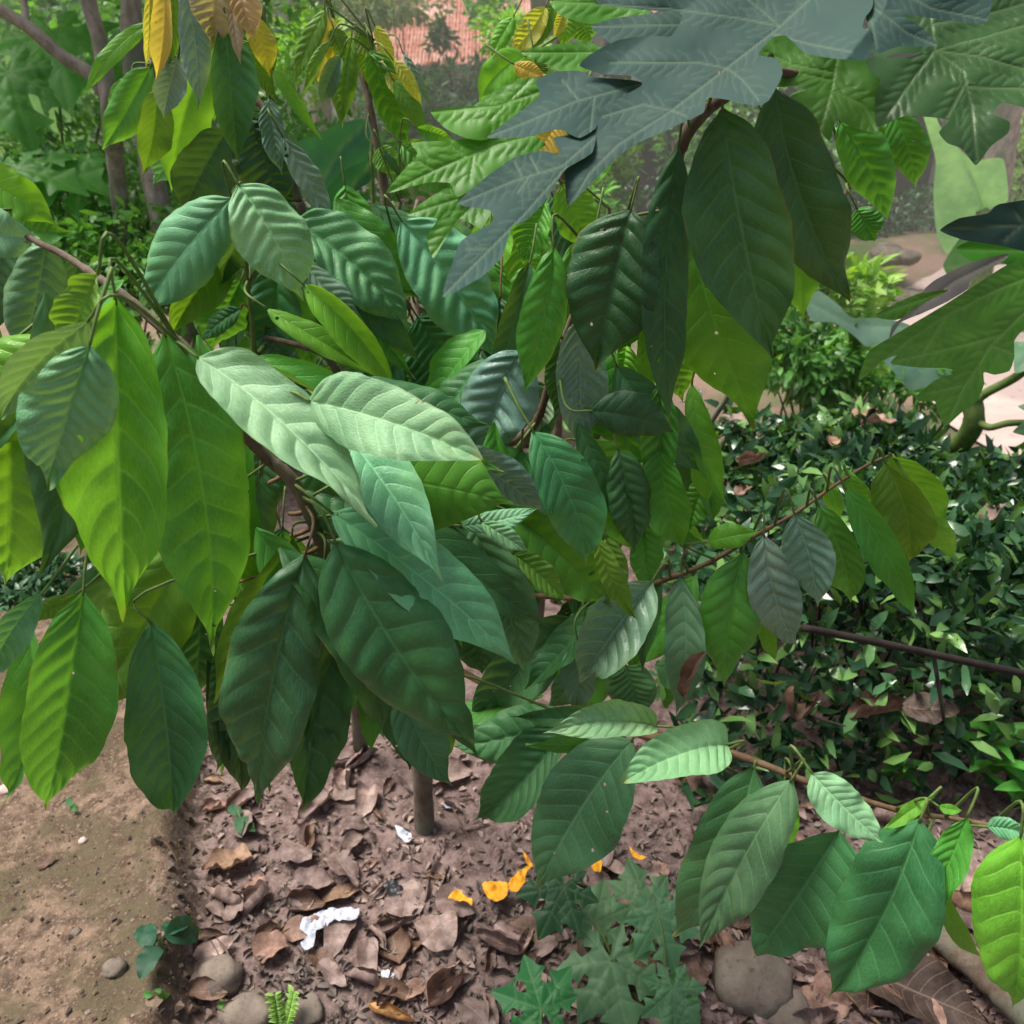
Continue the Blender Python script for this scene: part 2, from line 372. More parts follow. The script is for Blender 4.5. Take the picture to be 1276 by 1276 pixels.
def tris(poly, veins, step):
    """triangulate a 2D polygon with interior points; returns verts, faces"""
    poly = [Vector(p) for p in poly]
    dense = []
    n = len(poly)
    for i in range(n):                       # round the outline (Catmull-Rom), resampled
        p0, p1, p2, p3 = poly[i - 1], poly[i], poly[(i + 1) % n], poly[(i + 2) % n]
        m = max(1, int((p2 - p1).length / step))
        for k in range(m):
            u = k / m
            c = .5 * ((2 * p1) + (p2 - p0) * u + (2 * p0 - 5 * p1 + 4 * p2 - p3) * u * u + (-p0 + 3 * p1 - 3 * p2 + p3) * u ** 3)
            dense.append(c * .55 + (p1.lerp(p2, u)) * .45)
    xs = [p.x for p in dense]; ys = [p.y for p in dense]
    D = np.array([(p.x, p.y) for p in dense])
    gx, gy = np.meshgrid(np.arange(min(xs), max(xs), step), np.arange(min(ys), max(ys), step * .87))
    gx = gx + (np.arange(gx.shape[0]) % 2)[:, None] * step / 2
    pts = np.stack([gx.ravel(), gy.ravel()], 1)
    x, y = pts[:, 0], pts[:, 1]; ins = np.zeros(len(pts), bool)
    for i in range(len(D)):
        x1, y1 = D[i - 1]; x2, y2 = D[i]
        c = ((y1 > y) != (y2 > y)) & (x < (x2 - x1) * (y - y1) / (y2 - y1 + 1e-12) + x1)
        ins ^= c
    pts = pts[ins]
    d = np.sqrt(((pts[:, None, :] - D[None]) ** 2).sum(-1)).min(1) if len(pts) else np.zeros(0)
    pts = pts[d > step * .45]
    allp = dense + [Vector(p) for p in pts]
    res = geometry.delaunay_2d_cdt(allp, [(i, (i + 1) % len(dense)) for i in range(len(dense))], [list(range(len(dense)))], 1, 1e-4)
    return np.array([(v.x, v.y) for v in res[0]]), [tuple(f) for f in res[2]]
def vein_field(P2, veins, w):
    v = np.zeros(len(P2)); near = np.full(len(P2), 1e9)
    for vn in veins:
        for a, b in zip(vn[:-1], vn[1:]):
            a = np.array(a, float); b = np.array(b, float); ab = b - a
            u = np.clip(((P2 - a) @ ab) / (ab @ ab + 1e-9), 0, 1)
            d = np.linalg.norm(P2 - (a + u[:, None] * ab), axis=1)
            v = np.maximum(v, np.exp(-(d / w) ** 2)); near = np.minimum(near, d)
    return v, near
def fine_veins(veins):
    out = []
    for vn in veins:
        pts = [np.array(p, float) for p in vn]; acc = 0
        for a, b in zip(pts[:-1], pts[1:]):
            l = np.hypot(*(b - a)); d = (b - a) / (l + 1e-9); k = 8
            while k < l:
                c = a + d * k
                for sg in (-1, 1):
                    e = np.array([d[0] * .64 - sg * d[1] * .77, d[1] * .64 + sg * d[0] * .77])
                    e2 = np.array([d[0] * .85 - sg * d[1] * .5, d[1] * .85 + sg * d[0] * .5])
                    out.append([tuple(c), tuple(c + e * 13), tuple(c + e * 13 + e2 * 12)])
                k += 15
    return out
def traced_leaf(name, lobes, dep, col, rough, parent, mat, step=4.0, vw=2.2, quilt=.004, label=None, extra=None):
    """lobes: list of (outline px, veins px). dep(x, y, i) -> depth in metres."""
    Vs, Fs, ve = [], [], []; off = 0
    for i, (poly, veins) in enumerate(lobes):
        P2, Fc = tris(poly, veins, step)
        v, near = vein_field(P2, veins, vw)
        if step < 3:
            v3, n3 = vein_field(P2, fine_veins(veins), vw * .8); v = np.maximum(v, .38 * v3); near = np.minimum(near, n3 + 2)
        lift = quilt * (1 - np.exp(-near / 7.0)) + .003 * np.sin(P2[:, 0] / 17 + i) * np.sin(P2[:, 1] / 13)
        for (x, y), l in zip(P2, lift): Vs.append(P(x, y, dep(x, y, i) - l))
        Fs += [tuple(a + off for a in f) for f in Fc]; ve.append(v); off += len(P2)
    V = np.array(Vs)
    # make the faces look at the camera
    f0 = Fs[len(Fs) // 2]; nrm = np.cross(V[f0[1]] - V[f0[0]], V[f0[2]] - V[f0[0]])
    if nrm.dot(CAM - V[f0[0]]) < 0: Fs = [f[::-1] for f in Fs]
    o = meshobj(name, V, Fs, mat, parent, vein=np.concatenate(ve))
    o.color = c4(col); o['rough'] = float(rough)
    if label: o['label'] = label
    return o

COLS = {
 'lime': (.18, .47, .05), 'green': (.09, .33, .05), 'teal': (.055, .22, .075), 'dark': (.052, .17, .06), 'deep': (.032, .115, .042),  # lime holds backlight; dark and deep hold canopy shade, as base colour
 'mint': (.17, .45, .22), 'pale': (.25, .49, .25), 'silver': (.24, .38, .29), 'olive': (.13, .29, .035), 'yellow': (.55, .52, .09),  # mint, pale and silver carry lit upper faces and white sheen as colour
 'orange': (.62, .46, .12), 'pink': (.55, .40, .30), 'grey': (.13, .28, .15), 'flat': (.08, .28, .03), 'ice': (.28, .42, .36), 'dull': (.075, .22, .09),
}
ROUGH = {'silver': .27, 'ice': .42, 'pale': .5, 'mint': .45, 'dark': .36, 'deep': .38, 'teal': .4, 'green': .34, 'lime': .32, 'grey': .4}
LEAFN = [0]
def leaf(tree, x0, y0, x1, y1, w, d, c, branches=None, d1=None, name='leaf', stalk=True, mat='leaf', ref=None, **kw):
    LEAFN[0] += 1; sd = LEAFN[0]
    rs = np.random.default_rng(sd + 500)
    Lpx = math.hypot(x1 - x0, y1 - y0); dm = d
    if d1 is None: d1 = d + .42 * (y1 - y0) * d / F if y1 > y0 else d
    B = P(x0, y0, d); T = P(x1, y1, d1)
    roll = kw.pop('roll', rs.uniform(-22, 22)); kw.setdefault('twist', rs.uniform(-38, 38)); kw.setdefault('bow', rs.uniform(.03, .10))
    kw.setdefault('bend', rs.uniform(-.07, .07)); kw.setdefault('fold', rs.uniform(.1, .5)); kw.setdefault('curl', rs.uniform(-.5, .35))
    kw.setdefault('rib', {'silver': 1.8, 'mint': 1.7, 'pale': 1.6, 'flat': .4, 'lime': 1.1}.get(c, 1.5)); kw.setdefault('wave', rs.uniform(.6, 1.3))
    W = .93 * w * (d + d1) / 2 / F / max(.5, math.cos(math.radians(roll))) / math.cos(kw['fold'])
    kw['rib'] *= 1.3
    V, Fq, UVv = blade(B, T, W, roll=roll, seed=sd, **kw)
    o = meshobj(name, V, Fq, M[mat], tree, uv=UVv)
    col = np.array(COLS[c]) * rs.uniform(.88, 1.14) * np.array([rs.uniform(.9, 1.12), 1, rs.uniform(.85, 1.15)])
    o.color = c4(np.clip(col, 0, 1)); o['rough'] = float(ROUGH.get(c, .42)); o['thin'] = {'lime': .29, 'olive': .26, 'yellow': .4, 'orange': .4, 'flat': .3, 'green': .26, 'pink': .25}.get(c, .13)
    if c in ('yellow', 'orange', 'pink'): o['label'] = {'yellow': 'young yellow leaf', 'orange': 'young orange leaf', 'pink': 'young pinkish brown leaf'}[c]
    if c == 'ice': o['label'] = 'pale blue green speckled leaf'
    if stalk and branches is not None and len(branches):
        # the midrib as raised cord and the stalk to the nearest shoot
        dd = np.linalg.norm(branches - B, axis=1); j = int(dd.argmin()); Q = branches[j]
        tan = (V[4 * 25 + 12] - V[12]); tan /= np.linalg.norm(tan) + 1e-9
        if dd[j] > .20: Q = B - tan * .05 + np.array([0, .01, .01])
        m1 = B - tan * min(.03, .4 * np.linalg.norm(Q - B)) + np.array([0, 0, .004])
        mid = V.reshape(96, 25, 3)[:, 12, :]
        path = smooth_path([Q, m1, mid[1]], 5)
        Vt, Ft = tube_mesh(path, .0019, .0013, 6)
        s = meshobj('leaf_stalk', Vt, Ft, M['twig'] if c in ('dark', 'deep', 'dull', 'teal') and sd % 3 == 0 else M['green_twig'], o)
    return o

# ------------------------------------------------------------------ camera, light, world
cam = bpy.data.cameras.new('camera'); co = bpy.data.objects.new('camera', cam); COL.objects.link(co); scene.camera = co
co.location = CAM; co.rotation_euler = (math.pi / 2 - PITCH, 0, 0)
cam.sensor_width = 36; cam.lens = 36 * F / 1276; cam.clip_start = .02; cam.clip_end = 500
cam.dof.use_dof = True; cam.dof.focus_distance = 1.0; cam.dof.aperture_fstop = 9.0
scene.render.resolution_x = scene.render.resolution_y = 1024
scene.render.engine = 'CYCLES'
cy = scene.cycles; cy.max_bounces = 5; cy.diffuse_bounces = 3; cy.glossy_bounces = 2; cy.transmission_bounces = 3; cy.volume_bounces = 1; cy.transparent_max_bounces = 6
cy.caustics_reflective = False; cy.caustics_refractive = False
scene.view_settings.view_transform = 'Standard'; scene.view_settings.look = 'None'; scene.view_settings.exposure = 0
SUN_EL, SUN_AZ = math.radians(66), math.radians(-75)        # high, to the left
sd_ = Vector((math.sin(SUN_AZ) * math.cos(SUN_EL), math.cos(SUN_AZ) * math.cos(SUN_EL), math.sin(SUN_EL)))
sl = bpy.data.lights.new('sun', 'SUN'); sl.energy = 5.0; sl.angle = math.radians(24); sl.color = (1, .95, .86)
so = bpy.data.objects.new('sun', sl); COL.objects.link(so); so.rotation_euler = sd_.to_track_quat('Z', 'Y').to_euler()
W = bpy.data.worlds.new('World'); scene.world = W; W.use_nodes = True
wn = W.node_tree; bg = wn.nodes['Background']
sky = wn.nodes.new('ShaderNodeTexSky'); sky.sky_type = 'NISHITA'; sky.sun_disc = False
sky.sun_elevation = SUN_EL; sky.sun_rotation = SUN_AZ; sky.dust_density = 6.0; sky.air_density = 1.0; sky.ozone_density = 1.0
hs = wn.nodes.new('ShaderNodeHueSaturation'); hs.inputs['Saturation'].default_value = .6
wn.links.new(sky.outputs[0], hs.inputs['Color']); wn.links.new(hs.outputs[0], bg.inputs[0]); bg.inputs[1].default_value = .15

# ------------------------------------------------------------------ ground
def axis(lo, hi, dense_lo, dense_hi, step, grow):
    a = list(np.arange(dense_lo, dense_hi, step)); s = step; x = dense_hi
    up = []
    while x < hi: up.append(x); s *= grow; x += s
    s = step; x = dense_lo - step; dn = []
    while x > lo: dn.append(x); s *= grow; x -= s
    return np.array(dn[::-1] + a + up)
gxs = axis(-120, 120, -1.5, 1.6, .02, 1.09); gys = axis(-20, 220, .6, 2.8, .02, 1.07)
GV = np.array([(x, y, ground_z(x, y)) for y in gys for x in gxs])
nx = len(gxs); ii = np.arange(len(gys) - 1)[:, None] * nx + np.arange(nx - 1)[None]
gf = np.stack([ii, ii + 1, ii + nx + 1, ii + nx], -1).reshape(-1, 4)
g = meshobj('ground', GV, gf, M['soil']); tag(g, kind='structure')

# pink concrete path beyond the hedge
pp = [G(1062, 392)[:2], G(1110, 372)[:2], G(1500, 330)[:2], (9.0, 3.2), (4.5, 2.0), G(1350, 600)[:2], G(1200, 545)[:2], G(1120, 470)[:2], G(1085, 425)[:2]]
P2, Fc = tris([tuple(map(float, p)) for p in pp], [], .12)
V = np.array([(x, y, ground_z(x, y) + .02) for x, y in P2])
f0 = Fc[0]
if np.cross(V[f0[1]] - V[f0[0]], V[f0[2]] - V[f0[0]])[2] < 0: Fc = [f[::-1] for f in Fc]
o = meshobj('path', V, Fc, M['path']); tag(o, kind='structure')

# ------------------------------------------------------------------ leaf clouds (bushes, crowns)
def leaf_cloud(C, L, W_, normal_bias=(0, 0, 1), spread=1.0, seed=0, dirs=None, fold=.25, six=True):
    """C: (n,3) centres. Each leaf a folded pointed blade. returns V,F(quads)"""
    r = np.random.default_rng(seed); n = len(C)
    ax = r.normal(0, 1, (n, 3)) if dirs is None else dirs + r.normal(0, .5, (n, 3)) * spread
    ax /= np.linalg.norm(ax, axis=1)[:, None]
    nm = np.array(normal_bias)[None] + r.normal(0, .55, (n, 3)) * spread
    nm = nm - ax * (nm * ax).sum(1)[:, None]; nm /= np.linalg.norm(nm, axis=1)[:, None] + 1e-9
    sd = np.cross(ax, nm)
    L = (L * r.uniform(.6, 1.25, n))[:, None]; Wd = (W_ * r.uniform(.7, 1.2, n))[:, None]
    def pt(t, s, h): return C + ax * L * t + sd * Wd * s + nm * (L * h)
    f = fold * .3
    rows = [pt(0, 0, 0), pt(.30, -.46, f), pt(.34, 0, .05), pt(.30, .46, f), pt(.68, -.36, f * .8), pt(.7, 0, .03), pt(.68, .36, f * .8), pt(1.0, 0, -.08)]
    V = np.stack(rows, 1).reshape(-1, 3)
    b = (np.arange(n) * 8)[:, None]
    q = np.array([[0, 2, 1, 1], [0, 3, 2, 2], [1, 2, 5, 4], [2, 3, 6, 5], [4, 5, 7, 7], [5, 6, 7, 7]])
    faces = []
    Q = b[:, :, None] + q[None]
    quads = Q[:, 2:4].reshape(-1, 4); tr = Q[:, [0, 1, 4, 5]][:, :, :3].reshape(-1, 3)
    return V, [tuple(x) for x in quads.tolist()] + [tuple(x) for x in tr.tolist()]
def ellip_points(n, c, r, seed, shell=.6, clump=6, lump=.25):
    rr = np.random.default_rng(seed)
    cl = rr.normal(0, 1, (clump, 3)); cl /= np.linalg.norm(cl, axis=1)[:, None]; cl *= rr.uniform(.45, .85, (clump, 1))
    k = rr.integers(0, clump, n)
    p = rr.normal(0, 1, (n, 3)); p /= np.linalg.norm(p, axis=1)[:, None]
    p *= rr.uniform(shell, 1, (n, 1)) ** .5
    p = cl[k] + p * (.35 + lump * rr.uniform(.3, 1, clump)[k][:, None])
    return np.array(c) + p * np.array(r), (p / np.linalg.norm(p, axis=1)[:, None])
GREENS = {  # greens brightened so the colour itself imitates haze over the background
 'mid': [(.10, .29, .06), (.17, .44, .09), (.26, .56, .13), (.13, .35, .10)],
 'blue': [(.09, .20, .12), (.16, .34, .20), (.23, .44, .26), (.12, .26, .15)],
 'lime': [(.26, .54, .08), (.38, .66, .11), (.50, .75, .16), (.28, .57, .12)],
 'dark': [(.03, .09, .045), (.055, .15, .065), (.08, .21, .09), (.10, .24, .10)],
 'grey': [(.23, .32, .18), (.32, .42, .23), (.40, .50, .28), (.26, .37, .20)],
}
for k, v in GREENS.items(): M['bush_' + k] = bush_material('foliage_' + k, v, .38 if k in ('dark', 'mid') else .5, .3 if k != 'dark' else .12)
def bush(name, label, cat, c, r, n, L, Wd, mat, seed, group=None, clump=8, stems=5, trunk=None):
    base = (c[0], c[1], ground_z(c[0], c[1]))
    t = thing(name, label, cat, base, group)
    C, D = ellip_points(n, c, r, seed, clump=clump)
    C[:, 2] = np.maximum(C[:, 2], base[2] + .02)
    V, Fc = leaf_cloud(C, L, Wd, dirs=D * .7 + np.array([0, -.2, -.1]), seed=seed)
    meshobj('crown' if trunk else 'foliage', V, Fc, M['bush_' + mat], t)
    rr = np.random.default_rng(seed + 1)
    if trunk:
        top = np.array(c) + np.array([0, 0, r[2] * .3])
        b = np.array(base) - np.array([0, 0, .05])
        tube('trunk', [b, (b + top) / 2 + np.array([rr.normal(0, .04), 0, 0]), top], trunk, trunk * .5, M['bark'], t, 10, .04)
        for _ in range(4):
            q = C[rr.integers(0, n)]; m = b + (top - b) * rr.uniform(.5, .9)
            tube('branch', [m, (m + q) / 2 + np.array([0, 0, .1]), q], trunk * .35, trunk * .1, M['bark'], t, 6)
    else:
        for _ in range(stems):
            q = C[rr.integers(0, n)]
            b = np.array(base) + np.array([rr.normal(0, r[0] * .15), rr.normal(0, r[1] * .15), -.03])
            tube('stem', [b, (b + q) / 2 + rr.normal(0, .03, 3), q], .008, .003, M['bark'], t, 6)
    return t

# ------------------------------------------------------------------ far background
rr = np.random.default_rng(3)
n = 26000
ang = rr.uniform(-1.15, 1.15, n); R_ = 17 + rr.normal(0, .5, n)
zz = rr.uniform(-1, 6.5, n) ; bul = np.array([fbm(a * 7, z * .8, 2) for a, z in zip(ang, zz)])
C = np.stack([R_ * np.sin(ang), R_ * np.cos(ang) - bul * 1.8, zz + bul * .3], 1)
V, Fc = leaf_cloud(C, .5, .3, normal_bias=(0, -1, .4), seed=4)
o = meshobj('far_wood', V, Fc, M['bush_grey']); tag(o, 'grey green wood filling the far background', 'woodland', kind='stuff')
# a low dark hill carries that wood
hv = []; hn = 60
for j in range(5):
    for i in range(hn):
        a = -1.3 + 2.6 * i / (hn - 1); R = 18 + j * 6
        hv.append((R * math.sin(a), R * math.cos(a), [-1.2, 3.5, 6, 7.5, -1][j] + .6 * fbm(a * 5, j, 8)))
hf = [(j * hn + i, j * hn + i + 1, (j + 1) * hn + i + 1, (j + 1) * hn + i) for j in range(4) for i in range(hn - 1)]
M['hill'] = rough_material('hill', (.03, .05, .025), (.07, .10, .05), None, 2, .95, .05)
o = meshobj('hill', hv, hf, M['hill']); tag(o, kind='structure')

def at_y(px, py, Y):                   # point on the ray at world distance Y ahead
    r = FW + (px - 638) / F * RT - (py - 638) / F * UP
    return CAM + r * (Y / r[1])
def boxm(x0, x1, y0, y1, z0, z1):
    V = [(x, y, z) for z in (z0, z1) for y in (y0, y1) for x in (x0, x1)]
    return np.array(V, float), [(0, 2, 3, 1), (4, 5, 7, 6), (0, 1, 5, 4), (2, 6, 7, 3), (0, 4, 6, 2), (1, 3, 7, 5)]
def box(name, b, mat, parent=None):
    V, f = boxm(*b); return meshobj(name, V, f, mat, parent, smooth=False)
# house with the red tile roof
h = thing('house', 'pale walled house with a red tile roof half hidden by shrubs', 'house', (-1.9, 12.5, -.85))
box('wall', (-2.75, .1, 12.0, 14.8, -.9, 1.45), M['plaster'], h)
def roof_panel(x0, x1, y0, z0, y1, z1, mat, parent, name='roof'):
    V, Fq = [], []; nxr = 60; nyr = 12
    for j in range(nyr + 1):
        for i in range(nxr * 4 + 1):
            u = i / (nxr * 4); v = j / nyr
            row = (v * nyr * 1.0) % 1.0
            V.append((x0 + (x1 - x0) * u, y0 + (y1 - y0) * v, z0 + (z1 - z0) * v + .03 * abs(math.sin(u * nxr * math.pi)) + (0.02 if j % 2 else 0)))
    k = nxr * 4 + 1
    for j in range(nyr):
        for i in range(nxr * 4): Fq.append((j * k + i, j * k + i + 1, (j + 1) * k + i + 1, (j + 1) * k + i))
    return meshobj(name, np.array(V), Fq, mat, parent)
roof_panel(-2.3, .3, 11.6, 1.42, 14.0, 2.75, M['tile'], h)
roof_panel(-2.3, .3, 16.4, 1.42, 14.0, 2.75, M['tile'], h)
wd = box('window', (-.5, 0.0, 11.97, 12.02, .5, 1.2), M['darkwood'], h)
box('frame', (-.54, -.50, 11.94, 12.02, .46, 1.24), M['plaster'], wd)
dr = box('door', (-1.55, -.95, 11.96, 12.02, -.85, 1.05), M['redpaint'], h)
box('door_frame', (-1.60, -1.55, 11.93, 12.02, -.85, 1.1), M['plaster'], dr)
# lean-to on the right
h2 = thing('garden_shed', 'dark open garden shed with white post and red panel behind the banana plant', 'shed', (3.9, 9.6, -.4))
box('wall', (1.0, 8.5, 10.4, 10.6, -.6, 1.9), M['darkwood'], h2)
box('wall', (4.62, 5.2, 9.75, 9.85, -.6, 1.25), M['redpaint'], h2)
box('post', (4.42, 4.54, 9.5, 9.62, -.6, 1.9), M['plaster'], h2)
box('post', (1.2, 1.30, 9.5, 9.6, -.6, 1.9), M['plaster'], h2)
box('post', (7.9, 8.0, 9.5, 9.6, -.6, 1.9), M['plaster'], h2)
roof_panel(.8, 8.7, 9.2, 1.9, 10.9, 2.4, M['tile'], h2)
box('bench', (4.45, 5.9, 9.1, 9.6, .02, .1), M['plaster'], h2)
box('bench', (1.9, 3.2, 9.1, 9.6, -.2, -.1), M['darkwood'], h2)

# middle-distance trees and shrubs
def Bp(px, py, Y): return at_y(px, py, Y)
SH = [ # px, py(center), Y, rx, rz, n, L, mat, name, label
 (560, 125, 10.3, .75, .36, 2600, .11, 'blue', 'shrub', 'rounded blue green shrub in front of the red roofed house'),
 (505, 150, 9.6, .5, .5, 1600, .11, 'blue', 'shrub', 'low blue green shrub left of centre under the red roof'),
 (548, 44, 10.4, .14, .16, 260, .10, 'blue', 'shrub', 'small leafy branch clump hanging in front of the red roof'),
 (500, 8, 10.2, .5, .12, 420, .10, 'grey', 'shrub', 'grey green twigs along the top edge above the red roof'),
 (612, 20, 10.5, .28, .25, 500, .11, 'mid', 'shrub', 'leafy branch mass hiding the right of the red roof'),
 (455, 10, 10.8, .55, .18, 800, .12, 'grey', 'shrub', 'grey green foliage hanging at the left end of the red roof'),
 (648, 55, 6.0, .22, .28, 900, .07, 'lime', 'creeper', 'yellow green creeper on a post beside the papaya leaf'),
 (770, 225, 6.5, .26, .55, 900, .07, 'lime', 'creeper', 'pale yellow green creeper hanging by the dark shed'),
 (690, 200, 7.0, .6, .7, 1500, .10, 'mid', 'shrub', 'mid green shrub behind the papaya leaves'),
 (350, 60, 8.0, .75, .9, 2600, .09, 'grey', 'shrub', 'grey green thicket behind the orange flush leaves'),
 (380, 60, 5.6, .28, .22, 700, .07, 'lime', 'shrub', 'bright green sapling head between the two cacao shoots'),
 (120, 40, 6.5, 1.3, 1.0, 3800, .11, 'mid', 'shrub', 'large mid green shrub in the upper left corner'),
 (30, 110, 7.5, 1.0, 1.0, 2400, .11, 'lime', 'shrub', 'lime green shrub at the left edge behind the banana leaf'),
 (250, 90, 5.0, .7, .8, 2400, .08, 'mid', 'shrub', 'green shrub behind the upper left cacao shoot'),
 (1100, 280, 7.2, .36, .30, 1500, .05, 'dark', 'small_bush', 'dark small leaved bush on the dirt mound, the left one'),
 (1160, 265, 7.6, .30, .28, 1200, .05, 'dark', 'small_bush', 'dark small leaved bush on the dirt mound beside the banana plant'),
 (1250, 190, 8.5, .5, .45, 1500, .07, 'lime', 'shrub', 'sunlit yellow green shrub at the right edge'),
 (1240, 110, 9.5, .9, .6, 2000, .10, 'grey', 'shrub', 'grey green shrub behind the tree at the right edge'),
 (960, 160, 8.0, .9, .8, 2600, .09, 'mid', 'shrub', 'green shrub behind the dark hanging cacao leaves'),
 (860, 200, 9.0, .8, .8, 1800, .1, 'dark', 'shrub', 'dark shrub at the back between shed and cacao leaves'),
 (110, 240, 3.9, .62, .30, 3600, .055, 'mid', 'shrub', 'glossy small leaved shrub behind the left branch'),
 (130, 330, 3.3, .42, .22, 2600, .05, 'mid', 'shrub', 'lower glossy shrub left of the mottled trunk'),
 (20, 300, 3.6, .5, .35, 2400, .055, 'mid', 'shrub', 'leafy shrub at the left edge behind the first leaves'),
 (300, 300, 3.6, .7, .5, 3400, .06, 'mid', 'shrub', 'shaded shrub behind the middle of the cacao tree'),
 (560, 330, 3.4, .8, .5, 3600, .06, 'mid', 'shrub', 'shaded shrub behind the papaya leaf tips'),
 (30, 800, 2.25, .30, .16, 1500, .045, 'dark', 'shrub', 'low dark ground shrub under the left leaves'),
 (1030, 395, 3.9, .30, .30, 1500, .09, 'lime', 'shrub', 'bright lime leaved shrub behind the hedge'),
 (1010, 440, 3.4, .26, .22, 1300, .075, 'mid', 'shrub', 'fresh green shrub just behind the top of the hedge'),
 (1120, 480, 3.3, .3, .14, 900, .06, 'mid', 'shrub', 'pale green low shrub between hedge and path'),
]
for i, (px, py, Y, rx, rz, n, L, mat, nm, lab) in enumerate(SH):
    c = Bp(px, py, Y)
    bush(nm, lab, nm.replace('_', ' '), c, (rx, min(rx, .7) * .8, rz), n, L, L * .42, mat, 40 + i)

def tree_bg(label, base, pts, r0, r1, crown=None, name='tree', seed=0, arms=(), bark='pale_bark'):
    t = thing(name, label, 'tree', base)
    tube('trunk', pts, r0, r1, M[bark], t, 12, .05, 10, seed)
    for a, ra, rb in arms: tube('branch', a, ra, rb, M[bark], t, 8, .04, 8, seed + 1)
    if crown:
        C, D = ellip_points(crown[3], crown[0], crown[1], seed + 5, clump=10)
        V, Fc = leaf_cloud(C, crown[2], crown[2] * .4, dirs=D, seed=seed)
        meshobj('crown', V, Fc, M['bush_' + crown[4]], t)
    return t
b1 = G(222, 420); b1 = np.array([P(235, 400, 3.3)[0], P(235, 400, 3.3)[1], ground_z(*P(235, 400, 3.3)[:2])])
tree_bg('mottled slim tree trunk standing behind the upper left cacao leaves', b1,
        [b1, P(207, 300, 3.2), P(185, 190, 3.15), P(168, 90, 3.1), P(163, 0, 3.05), P(160, -120, 3.0)], .046, .034,
        ((P(150, -330, 3.0)), (1.0, .8, .5), .16, 1500, 'mid'), seed=11)
b2 = P(150, 420, 3.6); b2 = np.array([b2[0], b2[1], ground_z(b2[0], b2[1])])
tree_bg('forked brown tree whose limb crosses the upper left corner', b2,
        [b2, P(150, 260, 3.2), P(137, 140, 2.9), P(126, 60, 2.85), P(108, -10, 2.8), P(95, -120, 2.8)], .034, .022,
        ((P(60, -330, 2.9)), (.9, .7, .45), .15, 1200, 'mid'), seed=12,
        arms=[([P(135, 125, 2.9), P(112, 92, 2.85), P(75, 68, 2.8), P(30, 30, 2.75), P(-40, -10, 2.7)], .024, .018), ([P(33, 32, 2.75), P(30, 0, 2.75), P(27, -60, 2.75)], .012, .009)])
for px, Y, r, lab, lean in ((385, 7.4, .09, 'grey slim trunk between the two cacao shoots', 4), (700, 7.0, .10, 'pale grey trunk rising behind the papaya leaves', -30), (1268, 7.0, .12, 'brown tree trunk at the right edge of the garden', 6), (322, 9.5, .1, 'grey trunk far behind the dark cacao leaf', 8), (560, 15.0, .14, 'distant tree trunk above the red roof', 10)):
    top = at_y(px + lean, -60, Y); x = at_y(px, 150, Y)[0]; bb = np.array([x, Y, ground_z(x, Y)])
    tree_bg(lab, bb, [bb - np.array([0, 0, .1]), (bb + top) / 2 + np.array([.03, 0, 0]), top, top + np.array([.1, .1, 1.2])], r, r * .6, (top + np.array([0, .3, 2.0]), (1.6, 1.3, .9), .22, 900, 'grey'), seed=int(px))

# stones of the mound
def rock(px, py, sz, label, seed, group=None, flat=.6, world=None, mat='stone'):
    c = G(px, py) if world is None else np.array(world)
    r = np.random.default_rng(seed); nu, nv = 20, 12; V = []
    sc = np.array([1, r.uniform(.75, 1.1), flat]) * sz
    for j in range(nv + 1):
        th = math.pi * j / nv
        for i in range(nu):
            ph = 2 * math.pi * i / nu
            d = np.array([math.sin(th) * math.cos(ph), math.sin(th) * math.sin(ph), math.cos(th)])
            k = 1 + .22 * mnoise.noise(Vector(d * 1.6 + seed)) + .05 * mnoise.noise(Vector(d * 5 + seed))
            V.append(c + d * sc * k + np.array([0, 0, sz * flat * .35]))
    Fq = [(j * nu + i, (j + 1) * nu + i, (j + 1) * nu + (i + 1) % nu, j * nu + (i + 1) % nu) for j in range(nv) for i in range(nu)]
    o = meshobj('stone', np.array(V), Fq, M[mat]); tag(o, label, 'stone', group); return o
k = 0
for i in range(46):
    px = 1078 + rng.uniform(0, 70); py = 318 + rng.uniform(0, 62)
    rock(px, py, rng.uniform(.05, .12), 'rough brown stone in the heap on the dirt mound', 100 + i, 'stones heaped on the dirt mound')

hz_ = NT('haze'); vs = hz_.n('ShaderNodeVolumeScatter', ins={'Color': (1, 1, 1, 1), 'Density': .022, 'Anisotropy': .2})
ho = hz_.n('ShaderNodeOutputMaterial'); hz_.t.links.new(vs.outputs[0], ho.inputs['Volume'])
o = box('haze', (-14, 14, 3.05, 16.5, -1.6, 6.0), hz_.m); tag(o, kind='structure')
# ------------------------------------------------------------------ banana leaves
def flat_dep(d0, gx=0., gy=0., cx=638, cy=300): return lambda x, y, i=0: d0 + gx * (x - cx) + gy * (y - cy)
bl = thing('banana_plant', 'pale banana leaf blade at the left edge behind the forked tree', 'banana plant', (P(80, 260, 4.4)[0], P(80, 260, 4.4)[1], ground_z(*P(80, 260, 4.4)[:2])))
o = traced_leaf('leaf', [([(5, 60), (35, 52), (62, 66), (92, 105), (112, 150), (112, 185), (90, 190), (60, 170), (30, 140), (12, 100)], [[(28, 40), (55, 90), (72, 140), (85, 190)]])], flat_dep(4.2, 0, .002, 60, 120), (.32, .58, .38), .45, bl, M['banana'], 4, 2.5)
tube('stem', [P(85, 185, 4.33), P(100, 260, 4.5), np.array([P(80, 260, 4.4)[0], P(80, 260, 4.4)[1], 0])], .03, .06, M['green_twig'], bl)
br_ = thing('banana_plant', 'pale green banana leaf blade in front of the shed at right', 'banana plant', (P(1225, 340, 5.2)[0], P(1225, 340, 5.2)[1], ground_z(*P(1225, 340, 5.2)[:2])))
